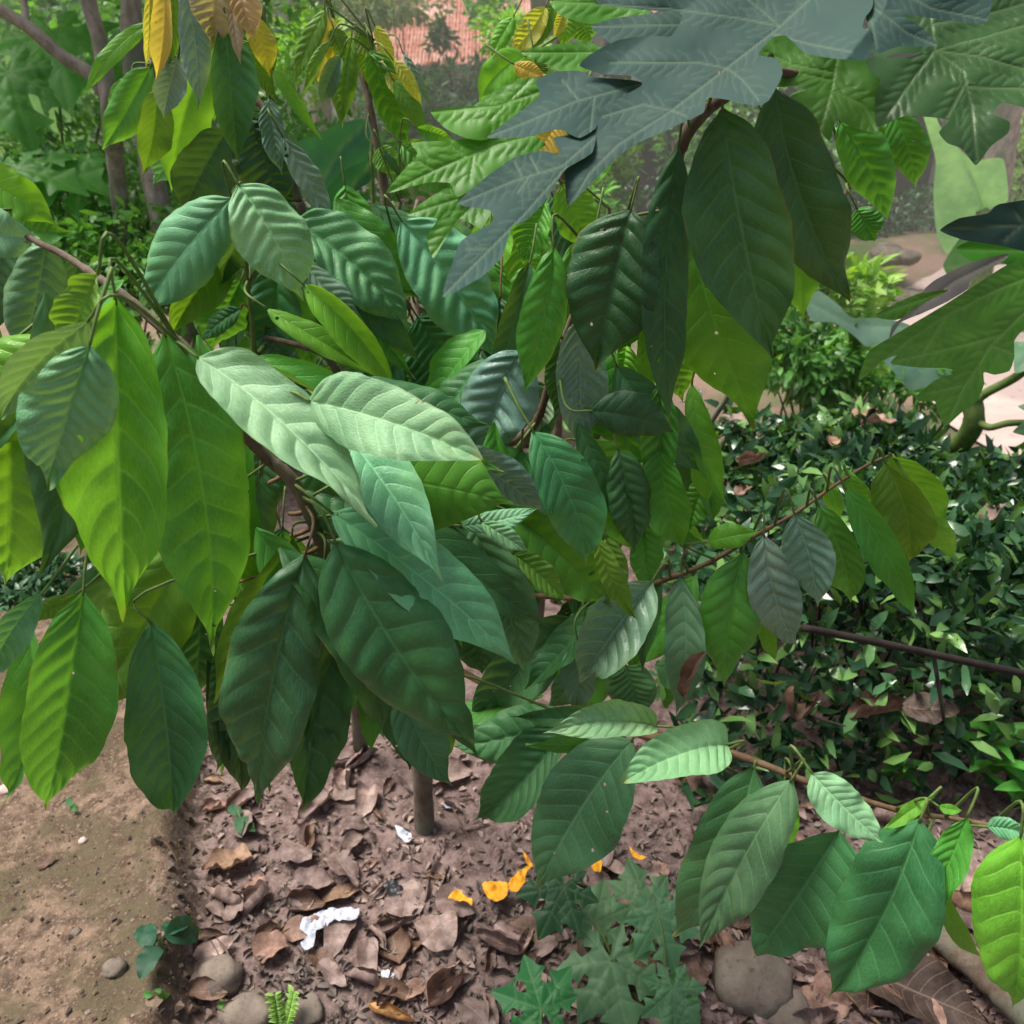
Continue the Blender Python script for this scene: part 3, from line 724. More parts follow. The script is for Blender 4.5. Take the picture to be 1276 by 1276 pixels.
traced_leaf('leaf', [([(1150, 140), (1163, 138), (1172, 158), (1192, 182), (1202, 200), (1215, 226), (1226, 262), (1205, 272), (1197, 292), (1188, 322), (1176, 312), (1166, 285), (1163, 240), (1166, 200), (1158, 170)], [[(1195, 160), (1208, 200), (1218, 240), (1226, 268)]]),
    ([(1192, 182), (1212, 200), (1250, 198), (1256, 250), (1232, 262), (1226, 266), (1215, 226)], [[(1195, 170), (1208, 200), (1218, 240), (1226, 268)]])],
    lambda x, y, i: 4.7 + .0035 * (y - 150) * (1) + (.03 if i else 0) - .0012 * (x - 1200), (.30, .56, .38), .42, br_, M['banana'], 4, 2.5)
traced_leaf('leaf', [([(1200, 292), (1225, 285), (1262, 300), (1280, 330), (1240, 330), (1190, 350), (1175, 330)], [[(1290, 320), (1180, 335)]])], flat_dep(4.9, 0, .002), (.07, .25, .05), .45, br_, M['banana'], 4)
tube('stem', [P(1224, 262, 5.05), P(1230, 310, 5.15), np.array([P(1225, 340, 5.2)[0], P(1225, 340, 5.2)[1], 0])], .035, .07, M['green_twig'], br_)
bm = thing('banana_plant', 'young banana leaf lying pale and flat beside the path', 'banana plant', (P(1060, 440, 3.6)[0], P(1060, 440, 3.6)[1], ground_z(*P(1060, 440, 3.6)[:2])))
traced_leaf('leaf', [([(1000, 372), (1020, 362), (1045, 380), (1062, 396), (1100, 396), (1135, 406), (1110, 424), (1080, 432), (1066, 420), (1040, 402), (1012, 400)], [[(1005, 375), (1060, 405), (1130, 408)]]), ([(1095, 440), (1140, 436), (1195, 455), (1170, 480), (1140, 492), (1118, 470)], [[(1095, 440), (1185, 462)]])], lambda x, y, i: 3.2 + .001 * (x - 1000) , (.26, .42, .34), .45, bm, M['banana'], 4, 2)
tube('stem', [P(1062, 402, 3.27), P(1064, 440, 3.5), np.array([P(1060, 440, 3.6)[0], P(1060, 440, 3.6)[1], 0])], .02, .04, M['green_twig'], bm)
bc = thing('taro_plant', 'broad dull green leaves between the two cacao shoots', 'plant', (P(430, 420, 2.5)[0], P(430, 420, 2.5)[1], 0))
for i, (poly, vn, d0, c) in enumerate([
   ([(366, 180), (395, 168), (420, 155), (452, 148), (462, 165), (458, 200), (440, 212), (415, 225), (398, 250), (380, 215)], [[(460, 150), (420, 190), (395, 240)]], 2.2, (.06, .20, .12)),
   ([(398, 250), (425, 215), (458, 200), (462, 225), (440, 240), (420, 262), (405, 285)], [[(460, 205), (405, 280)]], 2.1, (.03, .13, .07)),
   ([(425, 255), (445, 243), (462, 242), (452, 258), (436, 272), (418, 280)], [[(462, 243), (420, 278)]], 2.05, (.03, .11, .05)),
   ([(410, 300), (440, 268), (475, 250), (505, 255), (495, 285), (470, 300), (440, 310)], [[(505, 252), (415, 300)]], 2.15, (.16, .33, .22)),
   ([(500, 285), (525, 262), (560, 270), (600, 300), (560, 340), (520, 350)], [[(600, 270), (510, 340)]], 2.0, (.13, .33, .2))]):
    traced_leaf('leaf', [(poly, vn)], flat_dep(d0, .0005, .0008, 430, 200), c, .45, bc, M['banana'], 5, 2)
    q = P(poly[4][0], poly[4][1], d0); tube('stem', [q, (q + np.array([P(430, 420, 2.5)[0], P(430, 420, 2.5)[1], 0])) / 2 + np.array([.03, 0, .05]), np.array([P(430, 420, 2.5)[0], P(430, 420, 2.5)[1], 0])], .006, .01, M['green_twig'], bc)

# ------------------------------------------------------------------ hedge on the right
t = thing('hedge', 'clipped dark glossy small leaved hedge filling the right side', 'hedge', (1.5, 2.1, 0))
rr = np.random.default_rng(21); N = 18500
hx = rr.uniform(.42, 3.2, N); hy = rr.uniform(1.45, 2.75, N)
def hedge_h(x, y):
    lft = sstep(.40, .72, x + .10 * np.sin(y * 5)); fr = sstep(1.42, 1.78, y + .06 * np.sin(x * 7)); bk_ = 1 - sstep(2.55, 2.9, y)
    return (.60 + .05 * np.sin(x * 5 + y * 3) + .04 * np.sin(x * 11 - y * 7)) * (lft ** .5) * (fr ** .45) * bk_ * (1 - .30 * sstep(.8, 1.6, x) * sstep(1.6, 2.3, y))
_ = 0
H = hedge_h(hx, hy); u = rr.uniform(0, 1, N)
hz = H * np.where(u < .55, 1 - rr.exponential(.08, N), rr.uniform(.08, 1, N))
keep = (H > .08) & (hz > .02); hx, hy, hz = hx[keep], hy[keep], hz[keep]
C = np.stack([hx, hy, hz], 1) + rr.normal(0, .02, (len(hx), 3))
low = hz < .25
D = np.stack([rr.normal(0, .6, len(hx)), rr.normal(-.35, .6, len(hx)), rr.normal(.55, .4, len(hx))], 1)
M['hedge'] = bush_material('hedge_leaf', [(.02, .055, .03), (.035, .10, .045), (.07, .18, .075), (.22, .42, .11)], .2, .18)
V, Fc = leaf_cloud(C, .070, .028, normal_bias=(0, -.4, .8), dirs=D, seed=5, spread=1.25)
meshobj('foliage', V, Fc, M['hedge'], t)
Vs, Fs = [], []; off = 0
for i in range(170):
    x = rr.uniform(.5, 3.0); y = rr.uniform(1.55, 2.7); hh = float(hedge_h(x, y)) * .95
    if hh < .15: continue
    Vt, Ft = tube_mesh(smooth_path([(x + rr.normal(0, .05), y + rr.normal(0, .05), ground_z(x, y) - .02), (x + rr.normal(0, .04), y, hh * .5), (x + rr.normal(0, .06), y + rr.normal(0, .06), hh)], 3), .005, .002, 5)
    Vs.append(Vt); Fs += [tuple(a + off for a in f) for f in Ft]; off += len(Vt)
o = meshobj('stems', np.vstack(Vs), Fs, M['darkwood'], t)

# upright sprigs with long leaves at the hedge foot on the right
def sprig(px, py, h, label, seed, n=9, ll=.075, mat='bush_mid', up=0.0):
    b = G(px, py); r = np.random.default_rng(seed)
    t = thing('seedling', label, 'seedling', b)
    top = b + np.array([r.normal(0, .02), -.02, h]); tube('stem', [b - np.array([0, 0, .01]), (b + top) / 2 + r.normal(0, .008, 3), top], .003, .0015, M['green_twig'], t, 6)
    for i in range(n):
        u = .3 + .7 * i / n; a = i * 2.4 + r.uniform(0, 1); q = b + (top - b) * u
        d = np.array([math.cos(a), math.sin(a), r.uniform(.1, .6)]); l = ll * r.uniform(.7, 1.1)
        V, Fq, UVv = blade(q, q + d * l, l * .3, rib=.3, wave=.5, bow=.15, seed=seed * 31 + i, nt=20, ns=8, ref=q + np.array([0, -.3, 1.0]), shape='ovate')
        o = meshobj('leaf', V, Fq, M['smooth'], t, uv=UVv); o.color = c4(np.array(COLS['green']) * r.uniform(.8, 1.5)); o['rough'] = .35; o['thin'] = .25
sprig(1215, 985, .22, 'upright seedling with long glossy leaves at the foot of the hedge', 5, 11, .11)
sprig(1250, 1010, .12, 'small seedling with striped glossy leaves at the right edge', 6, 7, .10)
sprig(1110, 985, .14, 'small dark seedling in the shade under the hedge', 7, 8, .07)

# dark pole and thin stake in the hedge
o = tube('pole', [P(1000, 782, 1.52), P(1120, 806, 1.56), P(1240, 832, 1.6), P(1420, 868, 1.66)], .0068, .0075, M['darkwood'], None, 10); tag(o, 'long dark wooden pole lying across the hedge front', 'pole')
o = tube('stake', [P(1163, 815, 1.6), P(1172, 870, 1.68), G(1180, 925)], .004, .004, M['black'], None, 8); tag(o, 'thin black stake below the dark pole', 'stake')

# ------------------------------------------------------------------ dead leaves
M['dead_uv'] = None
def dead_material():
    t = NT('dead_leaf_blade')
    oi = t.n('ShaderNodeObjectInfo'); base = oi.outputs['Color']
    uv = t.n('ShaderNodeUVMap', uv_map='UVMap'); sx = t.n('ShaderNodeSeparateXYZ', ins={0: uv}); a = t.math('ABSOLUTE', sx.outputs[0])
    q = t.n('ShaderNodeAttribute', attribute_name='q').outputs['Fac']
    dist = t.math('ABSOLUTE', t.math('SUBTRACT', t.math('FRACT', t.math('ADD', q, .5)), .5))
    vein = t.math('MAXIMUM', t.math('MULTIPLY', t.ss(dist, .02, .09, 1, 0), .6), t.ss(a, .015, .05, 1, 0))
    tc = t.n('ShaderNodeTexCoord'); n1 = t.noise(tc.outputs['Object'], 28, 5, .65); n2 = t.noise(tc.outputs['Object'], 150, 3)
    col = t.mix(t.ss(n1.outputs[0], .35, .66), t.mix(1.0, base, (.45, .40, .38, 1), 'MULTIPLY'), base)
    col = t.mix(t.math('MULTIPLY', vein, .4), col, (.36, .26, .19, 1))
    bump = t.n('ShaderNodeBump', ins={'Strength': .6, 'Distance': .002, 'Height': t.math('ADD', t.math('MULTIPLY', vein, -.7), t.math('ADD', n1.outputs[0], t.math('MULTIPLY', n2.outputs[0], .4)))})
    pb = t.n('ShaderNodeBsdfPrincipled', ins={'Base Color': col, 'Roughness': .58, 'Normal': bump, 'Specular IOR Level': .35})
    tr = t.n('ShaderNodeBsdfTranslucent', ins={'Color': col})
    ms = t.n('ShaderNodeMixShader', ins={0: .15}); t.t.links.new(pb.outputs[0], ms.inputs[1]); t.t.links.new(tr.outputs[0], ms.inputs[2])
    return t.out(ms.outputs[0])
M['dead_uv'] = dead_material()
BROWN = {'tan': (.42, .27, .18), 'pink': (.47, .35, .31), 'mauve': (.35, .255, .235), 'brown': (.20, .12, .085), 'dark': (.10, .07, .055), 'gold': (.50, .27, .10), 'rose': (.45, .28, .22)}
def dead_mesh(c, L, Wd, ang, seed, crumple=.6, tilt=0.0, curl=None, nt=26, ns=12, shape='ovate'):
    r = np.random.default_rng(seed)
    dx, dy = math.cos(ang), math.sin(ang)
    B = np.array(c) - np.array([dx, dy, 0]) * L / 2; T = np.array(c) + np.array([dx, dy, 0]) * L / 2
    T[2] += tilt * L; curl = r.uniform(-.2, 1.1) if curl is None else curl
    V, Fq, UVv = blade(B, T, Wd, bend=r.uniform(-.08, .08), bow=r.uniform(-.04, .12), roll=r.uniform(-25, 25), twist=r.uniform(-50, 50), fold=r.uniform(-.1, .5), rib=.8, wave=2.2 * crumple, shape=shape, seed=seed, nt=nt, ns=ns, ref=np.array(c) + np.array([0, 0, 1.0]), curl=curl)
    off = np.array([mnoise.noise(Vector(v * 22 + seed)) for v in V]); V[:, 2] += off * .012 * crumple
    zmin = V[:, 2].min() - c[2]; V[:, 2] -= zmin
    return V, Fq, UVv
def dead_leaf(px, py, Lpx, wpx, ang_deg, c, label, up=0.004, group=None, world=None, **kw):
    p = G(px, py, 0) if world is None else np.array(world)
    d = (p - CAM).dot(FW); L = Lpx * d / F; Wd = wpx * d / F * 1.15
    p = p + np.array([0, 0, up])
    V, Fq, UVv = dead_mesh(p, L, Wd, math.radians(ang_deg), int(px * 7 + py), **kw)
    o = meshobj('dead_leaf', V, Fq, M['dead_uv'], uv=UVv); o.color = c4(np.array(BROWN[c]) * rng.uniform(.9, 1.1)); tag(o, label, 'dead leaf', group)
    return o
def unproject_hedge(px, py):
    r = FW + (px - 638) / F * RT - (py - 638) / F * UP
    for s in np.arange(1.2, 4, .01):
        p = CAM + s * r
        if p[2] < float(hedge_h(p[0], p[1])): return p
    return G(px, py)
DL = [(285, 1083, 60, 46, 200, 'tan', 'broad tan dead leaf at the edge of the soil bank'),
 (280, 1122, 62, 40, 150, 'pink', 'crumpled pinkish dead leaf below the broad tan one'),
 (322, 1128, 44, 40, 60, 'pink', 'round curled dead leaf beside the crumpled pink one'),
 (390, 1108, 56, 38, 15, 'mauve', 'oval mauve dead leaf above the white paper scrap'),
 (372, 1070, 48, 34, 330, 'mauve', 'mauve dead leaf lying left of the silvery wrapper'),
 (426, 1168, 74, 32, 255, 'mauve', 'mauve brown dead leaf resting against the white paper'),
 (405, 1205, 60, 22, 320, 'brown', 'narrow brown dead leaf under the white paper'),
 (510, 1125, 56, 44, 80, 'mauve', 'oval dead leaf with a torn side near the centre of the litter'),
 (490, 1175, 70, 46, 110, 'brown', 'torn brown dead leaf in the middle of the litter'),
 (548, 1168, 58, 44, 45, 'pink', 'crumpled pinkish dead leaf at the centre bottom'),
 (555, 1230, 70, 52, 60, 'rose', 'large jagged pink dead leaf at the bottom centre'),
 (488, 1264, 66, 30, 340, 'gold', 'orange brown curled dead leaf at the bottom edge'),
 (430, 1118, 60, 18, 28, 'tan', 'narrow rolled tan dead leaf right of the bank'),
 (543, 1096, 26, 12, 350, 'tan', 'small tan dead leaf left of the orange petals'),
 (622, 1178, 60, 44, 160, 'mauve', 'faded dead leaf left of the papaya seedlings'),
 (655, 1175, 40, 22, 70, 'pink', 'pale pink dead leaf among the papaya seedling leaves'),
 (735, 1068, 60, 44, 120, 'mauve', 'folded mauve dead leaf behind the low hanging cacao leaf'),
 (760, 1085, 56, 20, 330, 'pink', 'narrow pink dead leaf next to the orange blossom'),
 (790, 1140, 44, 30, 30, 'rose', 'rose brown dead leaf between the seedling leaves'),
 (905, 1188, 56, 40, 100, 'rose', 'pinkish brown dead leaf left of the mossy stone'),
 (865, 1215, 46, 34, 70, 'rose', 'light brown dead leaf beside the small pale green seedling'),
 (1000, 1215, 46, 34, 200, 'pink', 'dead leaf tucked right of the mossy stone'),
 (1030, 1246, 60, 44, 330, 'rose', 'salmon brown dead leaf at the lower right'),
 (1010, 1275, 70, 40, 10, 'mauve', 'mauve dead leaf at the bottom edge near the mossy stone'),
 (1145, 1250, 150, 74, 330, 'dark', 'very large dark brown dead leaf at the lower right'),
 (1152, 1170, 70, 50, 80, 'brown', 'upright brown dead leaf under the lime leaf'),
 (1188, 1200, 60, 44, 300, 'rose', 'curled light brown dead leaf beside the pale log'),
 (1208, 1090, 80, 50, 50, 'pink', 'grey pink crumpled dead leaf under the thin shoot'),
 (1245, 1170, 60, 40, 20, 'mauve', 'dead leaf at the right edge under the lime leaf'),
 (1180, 1130, 56, 36, 140, 'tan', 'pale tan dead leaf behind the glossy curled leaf'),
 (1095, 965, 60, 36, 350, 'pink', 'pinkish dead leaf at the foot of the hedge'),
 (270, 1010, 34, 22, 20, 'rose', 'small reddish tan dead leaf by the dark seedling'),
 (268, 975, 30, 14, 350, 'tan', 'small pale dead leaf under the dark hanging leaf tips'),
 (300, 1000, 44, 20, 60, 'tan', 'curled tan dead leaf in the shade of the hanging leaves'),
 (452, 950, 48, 30, 40, 'mauve', 'dusty mauve dead leaf left of the cacao trunk'),
 (432, 975, 40, 30, 100, 'pink', 'small rounded dead leaf near the cacao trunk'),
 (560, 968, 60, 34, 5, 'pink', 'flat pinkish dead leaf just right of the cacao trunk'),
 (60, 1078, 26, 12, 40, 'brown', 'tiny curled brown leaf on the bare soil bank'),
 (450, 1225, 50, 30, 160, 'mauve', 'crumpled dead leaf left of the bottom centre'),
 (340, 1190, 44, 34, 20, 'rose', 'faint reddish dead leaf half buried near the bank'),
]
for a in DL:
    if a[0] == 1145: dead_leaf(*a, up=.02, curl=.3)
    else: dead_leaf(*a)
for px, py, L, w, a, c, lab in [(935, 575, 40, 24, 20, 'rose', 'salmon dead leaf lying on the left of the hedge top'), (915, 525, 44, 22, 350, 'pink', 'pink dead leaf on the hedge beside the hanging leaves'), (1075, 515, 34, 22, 20, 'tan', 'orange tan dead leaf on the back of the hedge top'), (1090, 530, 40, 26, 340, 'rose', 'rose dead leaf at the back of the hedge top'), (1035, 548, 30, 18, 60, 'tan', 'small tan dead leaf in the middle of the hedge top'), (1085, 885, 80, 44, 5, 'brown', 'large reddish brown dead leaf caught in the hedge front'), (1150, 880, 64, 40, 340, 'dark', 'broad brown dead leaf caught behind the black stake'), (985, 880, 30, 80, 90, 'brown', 'dark brown dead leaf hanging in the shaded hedge front'), (925, 610, 26, 16, 30, 'rose', 'small rose dead leaf low on the left hedge'), (1230, 640, 60, 22, 40, 'mauve', 'grey leaf lying on the hedge at right')]:
    p = unproject_hedge(px, py); dead_leaf(px, py, L, w, a, c, lab, world=p - np.array([0, .03, -.0]), tilt=.15)
# hanging one under the right branch
V, Fq, UVv = blade(P(880, 812, 1.05), P(856, 872, 1.10), .034, bend=.08, bow=.1, roll=35, fold=.6, rib=.4, wave=1, shape='ovate', seed=77, nt=40, ns=14, curl=.6)
o = meshobj('dead_leaf', V, Fq, M['dead_uv'], uv=UVv); o.color = c4((.42, .27, .2)); tag(o, 'pinkish brown dead leaf hanging among the right branch leaves', 'dead leaf')
# many small ones that nothing tells apart
rr = np.random.default_rng(31); cnt = 0
while cnt < 170:
    px = rr.uniform(235, 1276); py = rr.uniform(905, 1276)
    if px < 660 and rr.uniform() < .2: continue
    if 560 < px < 820 and py < 1120 and rr.uniform() < .6: continue
    p = G(px, py)
    if float(hedge_h(p[0], p[1])) > .1 and rr.uniform() < .8: continue
    d = (p - CAM).dot(FW); L = rr.uniform(.03, .11); seed = 3000 + cnt
    V, Fq, UVv = dead_mesh(p + np.array([0, 0, rr.uniform(.001, .012)]), L, L * rr.uniform(.4, .75), rr.uniform(0, 6.28), seed, nt=18, ns=8, crumple=.7)
    o = meshobj('dead_leaf', V, Fq, M['dead_uv'], uv=UVv)
    o.color = c4(np.array(BROWN[['pink', 'mauve', 'brown', 'pink', 'mauve', 'mauve', 'rose'][rr.integers(0, 7)]]) * rr.uniform(.6, 1.2))
    tag(o, 'small curled brown dead leaf in the litter under the cacao tree', 'dead leaf', 'small dead leaves in the litter'); cnt += 1
# crumbs of litter: nobody could count them
N = 4400; px = rr.uniform(225, 1330, N); py = 890 + 440 * rr.uniform(0, 1, N) ** .8
C = np.array([G(a, b, .004) for a, b in zip(px, py)]); keep = C[:, 0] > -.58 - .30 * (C[:, 1] - .98); C = C[keep]
V, Fc = leaf_cloud(C, .022, .012, normal_bias=(0, 0, 1.2), dirs=np.stack([rr.normal(0, 1, len(C)), rr.normal(0, 1, len(C)), rr.normal(0.15, .2, len(C))], 1), seed=9, fold=.9)
M['crumb'] = bush_material('litter_crumb', [(.12, .08, .07), (.19, .13, .11), (.27, .19, .17), (.38, .28, .24)], .7, .05)
o = meshobj('leaf_litter', V, Fc, M['crumb']); tag(o, 'brown crumbs and shreds of dead leaves on the dark soil', 'leaf litter', kind='stuff')
# grit and soil clods on the bank
N = 1500; Vs, Fs = [], []; off = 0
for i in range(N):
    a, b = rr.uniform(-30, 420), rr.uniform(930, 1300); p = G(a, b); s = rr.exponential(.0016) + .0010; s = min(s, .008)
    d = rr.normal(0, 1, (6, 3)) * .12
    oc = np.array([(1, 0, 0), (-1, 0, 0), (0, 1, 0), (0, -1, 0), (0, 0, .7), (0, 0, -.7)]) + d
    Vs.append(p + oc * s + np.array([0, 0, s * .3])); Fs += [tuple(x + off for x in f) for f in [(0, 2, 4), (2, 1, 4), (1, 3, 4), (3, 0, 4), (2, 0, 5), (1, 2, 5), (3, 1, 5), (0, 3, 5)]]; off += 6
for i in range(420):
    y = rr.uniform(.85, 2.1); x = -.63 - .30 * (y - .98) + rr.normal(.02, .028); p = np.array([x, y, ground_z(x, y)]); s = min(.016, rr.exponential(.004) + .002)
    oc = np.array([(1, 0, 0), (-1, 0, 0), (0, 1, 0), (0, -1, 0), (0, 0, .8), (0, 0, -.7)]) + rr.normal(0, .2, (6, 3))
    Vs.append(p + oc * s); Fs += [tuple(x_ + off for x_ in f) for f in [(0, 2, 4), (2, 1, 4), (1, 3, 4), (3, 0, 4), (2, 0, 5), (1, 2, 5), (3, 1, 5), (0, 3, 5)]]; off += 6
M['grit'] = bush_material('grit', [(.07, .048, .034), (.15, .10, .07), (.24, .17, .12), (.36, .28, .22)], .9, 0.0)
o = meshobj('soil_crumbs', np.vstack(Vs), Fs, M['grit'], smooth=False); tag(o, 'tiny stones and soil crumbs on the bare bank', 'grit', kind='stuff')

# stones, twigs
rock(275, 1222, .045, 'round grey brown stone at the corner of the soil bank', 1, flat=.7)
rock(143, 1208, .022, 'small mossy stone in the bare soil', 2)
rock(310, 1268, .05, 'flat stone at the bottom edge by the fern', 3)
rock(385, 1262, .028, 'small reddish stone right of the fern', 4)
rock(935, 1228, .075, 'large round mossy stone among the dead leaves', 5, flat=.75)
rock(95, 1162, .010, 'tiny pinkish pebble on the soil bank', 6)
rock(103, 1048, .009, 'pale oval pebble on the upper soil bank', 7, mat='path')
rock(8, 985, .018, 'pale pebble at the left edge', 8, mat='path')
rock(975, 1262, .05, 'dark grey stone right of the mossy one', 9, mat='stone')
o = tube('log', [G(1150, 1150, .05), G(1210, 1200, .06), G(1276, 1262, .06), G(1340, 1310, .05)], .026, .03, M['bark'], None, 12, .06); tag(o, 'pale brown rotten log crossing the lower right corner', 'log')
for i, (a, b, lab, r_) in enumerate([((1000, 1195), (1110, 1290), 'straight grey stick pointing to the bottom edge', .006), ((1040, 1180), (1180, 1205), 'brown stick in front of the dead leaves at right', .005), ((1120, 1130), (1200, 1180), 'dark stick under the lime leaf at right', .006),
        ((400, 1060), (470, 1130), 'thin curved twig on the litter left of centre', .0014), ((560, 1000), (600, 1070), 'thin dark twig right of the cacao trunk', .0014), ((775, 1155), (832, 1145), 'pale straw behind the seedling leaves', .0016), ((790, 1205), (812, 1222), 'short white straw between the seedling leaves', .0022), ((690, 1240), (720, 1170), 'brown stem standing among the papaya seedlings', .003), ((180, 1055), (222, 1075), 'pale bent twig on the mossy edge of the bank', .0012), ((345, 1165), (380, 1152), 'curved brown twig left of the white paper', .0018)]):
    A = G(*a, .012); B_ = G(*b, .012); mid = (A + B_) / 2 + np.array([rr.normal(0, .01), rr.normal(0, .01), .008])
    o = tube('stick', [A, mid, B_], r_, r_ * .6, M['twig'] if i < 5 or i > 6 else M['path'], None, 7, .05); tag(o, lab, 'stick')

# paper scrap, wrappers, petals
def scrap(name, poly, label, cat, mat, lift, seed, step=2.5, amp=.01, up=.01):
    P2, Fc = tris(poly, [], step); V = []
    c = P2.mean(0)
    for x, y in P2:
        p = G(x, y, up); q = mnoise.noise(Vector((x * .07, y * .07, seed))) * amp + mnoise.noise(Vector((x * .2, y * .2, seed))) * amp * .4
        r = p - CAM; r /= np.linalg.norm(r)
        V.append(p + np.array([0, 0, abs(q) + amp * .2]) - r * lift)
    V = np.array(V); f0 = Fc[0]
    if np.cross(V[f0[1]] - V[f0[0]], V[f0[2]] - V[f0[0]])[2] < 0: Fc = [f[::-1] for f in Fc]
    o = meshobj(name, V, Fc, M[mat]); tag(o, label, cat); return o
scrap('paper_scrap', [(374, 1160), (378, 1148), (392, 1141), (410, 1135), (430, 1134), (448, 1136), (445, 1146), (432, 1150), (418, 1150), (405, 1158), (395, 1166), (390, 1182), (380, 1186), (375, 1178), (384, 1168)], 'crumpled white scrap of paper on the litter', 'paper', 'paper', 0, 2.0, amp=.02, up=.025)
scrap('wrapper', [(492, 1030), (500, 1034), (512, 1040), (513, 1050), (505, 1052), (497, 1044)], 'small silvery white wrapper above the petals', 'wrapper', 'foil', 0, 3.0, amp=.012)
scrap('wrapper', [(475, 1212), (484, 1210), (492, 1218), (486, 1226), (476, 1222)], 'small shiny silver wrapper near the bottom centre', 'wrapper', 'foil', 0, 4.0, amp=.012)
scrap('wrapper', [(553, 1003), (566, 1002), (566, 1007), (556, 1008)], 'tiny bluish white scrap right of the trunk', 'wrapper', 'paper', 0, 5.0, amp=.005)
scrap('plastic_scrap', [(478, 1104), (490, 1098), (503, 1106), (500, 1122), (486, 1124)], 'small black crumpled plastic piece between dead leaves', 'plastic scrap', 'black', 0, 6.0, amp=.02)
for pl, lab in [([(558, 1120), (572, 1110), (578, 1118), (588, 1122), (588, 1131), (582, 1126), (570, 1124)], 'orange petal shred left of the fallen blossom'),
     ([(601, 1104), (612, 1100), (624, 1100), (632, 1104), (632, 1116), (624, 1124), (612, 1124), (604, 1114)], 'round orange fallen blossom in the litter'),
     ([(632, 1106), (640, 1094), (652, 1084), (663, 1080), (655, 1092), (654, 1104), (646, 1112), (636, 1112)], 'long orange petal right of the round blossom'),
     ([(652, 1066), (660, 1072), (664, 1082), (657, 1080)], 'small orange petal tip above the blossom'),
     ([(737, 1074), (744, 1070), (750, 1076), (748, 1088), (740, 1088), (736, 1082)], 'small orange blossom on the folded dead leaf'),
     ([(784, 1056), (792, 1064), (806, 1072), (798, 1074), (788, 1068)], 'thin orange petal behind the low leaves')]:
    scrap('petal', pl, lab, 'petal', 'petal', .02, pl[0][0] * .1, step=2.0, amp=.014, up=.02)

# ------------------------------------------------------------------ palmate leaves (papaya seedlings and far papaya)
def palmate_outline(nl=7, seed=0, deep=.45, notch=True):
    r = np.random.default_rng(seed); pts = []; veins = []
    angs = np.linspace(-148, 148, nl) + r.normal(0, 4, nl); lens = 1 - .45 * (np.abs(angs) / 150) ** 1.3
    for i in range(nl):
        a = math.radians(90 + angs[i]); L = lens[i] * r.uniform(.92, 1.06)
        d = np.array([math.cos(a), math.sin(a)]); s = np.array([-d[1], d[0]]); w = .25 * (1 - .2 * abs(angs[i]) / 150)
        loc = [(.50, -w * .62), (.58, -w), (.66, -w * 1.35), (.72, -w * .8), (.84, -w * .5), (1.0, 0), (.84, w * .5), (.72, w * .8), (.66, w * 1.35), (.58, w), (.50, w * .62)]
        if i > 0:
            am = math.radians(90 + (angs[i] + angs[i - 1]) / 2); pts.append(np.array([math.cos(am), math.sin(am)]) * .42 * (1 - .4 * abs(angs[i]) / 150))
        for u, v in loc: pts.append(d * u * L + s * v * L)
        veins.append([(0, 0), tuple(d * L * .96)])
        for u, sgn in ((.30, 1), (.30, -1), (.48, 1), (.48, -1)):
            veins.append([tuple(d * u * L), tuple(d * (u + .14) * L + s * sgn * w * 1.2 * L)])
    pts.append(np.array([0, -.06]))
    return [tuple(p) for p in pts], veins
def palmate(parent, c, R, up, nrm, col, seed, rough=.5, droop=.25, nl=7, step=.036, mat='papaya'):
    poly, veins = palmate_outline(nl, seed)
    P2, Fc = tris(poly, veins, step); v, near = vein_field(P2, veins, .014)
    nrm = np.array(nrm, float); nrm /= np.linalg.norm(nrm); up = np.array(up, float); up -= nrm * up.dot(nrm); up /= np.linalg.norm(up); sd = np.cross(up, nrm)
    rad = np.linalg.norm(P2, axis=1); th = np.arctan2(P2[:, 1], P2[:, 0])
    h = -droop * rad ** 2 + .05 * np.sin(th * 7 + seed) * rad + .03 * (1 - np.exp(-near / .06))
    V = np.array(c) + R * (P2[:, :1] * sd + P2[:, 1:] * up + h[:, None] * nrm)
    f0 = Fc[len(Fc) // 2]
    if np.cross(V[f0[1]] - V[f0[0]], V[f0[2]] - V[f0[0]]).dot(nrm) < 0: Fc = [f[::-1] for f in Fc]
    o = meshobj('leaf', V, Fc, M[mat], parent, vein=v); o.color = c4(col); o['rough'] = float(rough); return o
def papaya_plant(label, base, leaves, col, group=None, r=.004, name='papaya_seedling', cat='seedling'):
    base = np.array(base); t = thing(name, label, cat, base, group)
    top = np.mean([np.array(l[0]) for l in leaves], 0) - np.array([0, 0, .05]); top = base + (top - base) * .55; 
    tube('stem', [base - np.array([0, 0, .01]), (base + top) / 2 + np.array([.006, .004, 0]), top], r * 1.5, r, M['green_twig'], t)
    for i, (c, R, up, nrm) in enumerate(leaves):
        cc = np.array(col) * rng.uniform(.85, 1.15)
        palmate(t, c, R, up, nrm, cc, i * 13 + int(abs(base[0]) * 100), nl=7)
        tube('leaf_stalk', [top, (top + np.array(c)) / 2 + np.array([0, 0, .03 * R / .1]), c], r * .55, r * .4, M['green_twig'], t, 6)
    return t
N0 = (0, -.55, 1)
papaya_plant('papaya seedling with pale veined lobed leaves at the bottom centre', G(775, 1290), [
    (P(761, 1197, 1.60), .135, (0.2, -1, -.2), N0), (P(740, 1150, 1.66), .095, (.3, .9, .2), (.1, -.5, 1)), (P(805, 1130, 1.7), .10, (-.2, 1, .3), (.2, -.4, 1))], (.15, .30, .15))
papaya_plant('dark green papaya seedling at the bottom edge left of centre', G(680, 1330), [
    (P(674, 1257, 1.50), .10, (-.3, 1, 0), N0)], (.035, .20, .06))
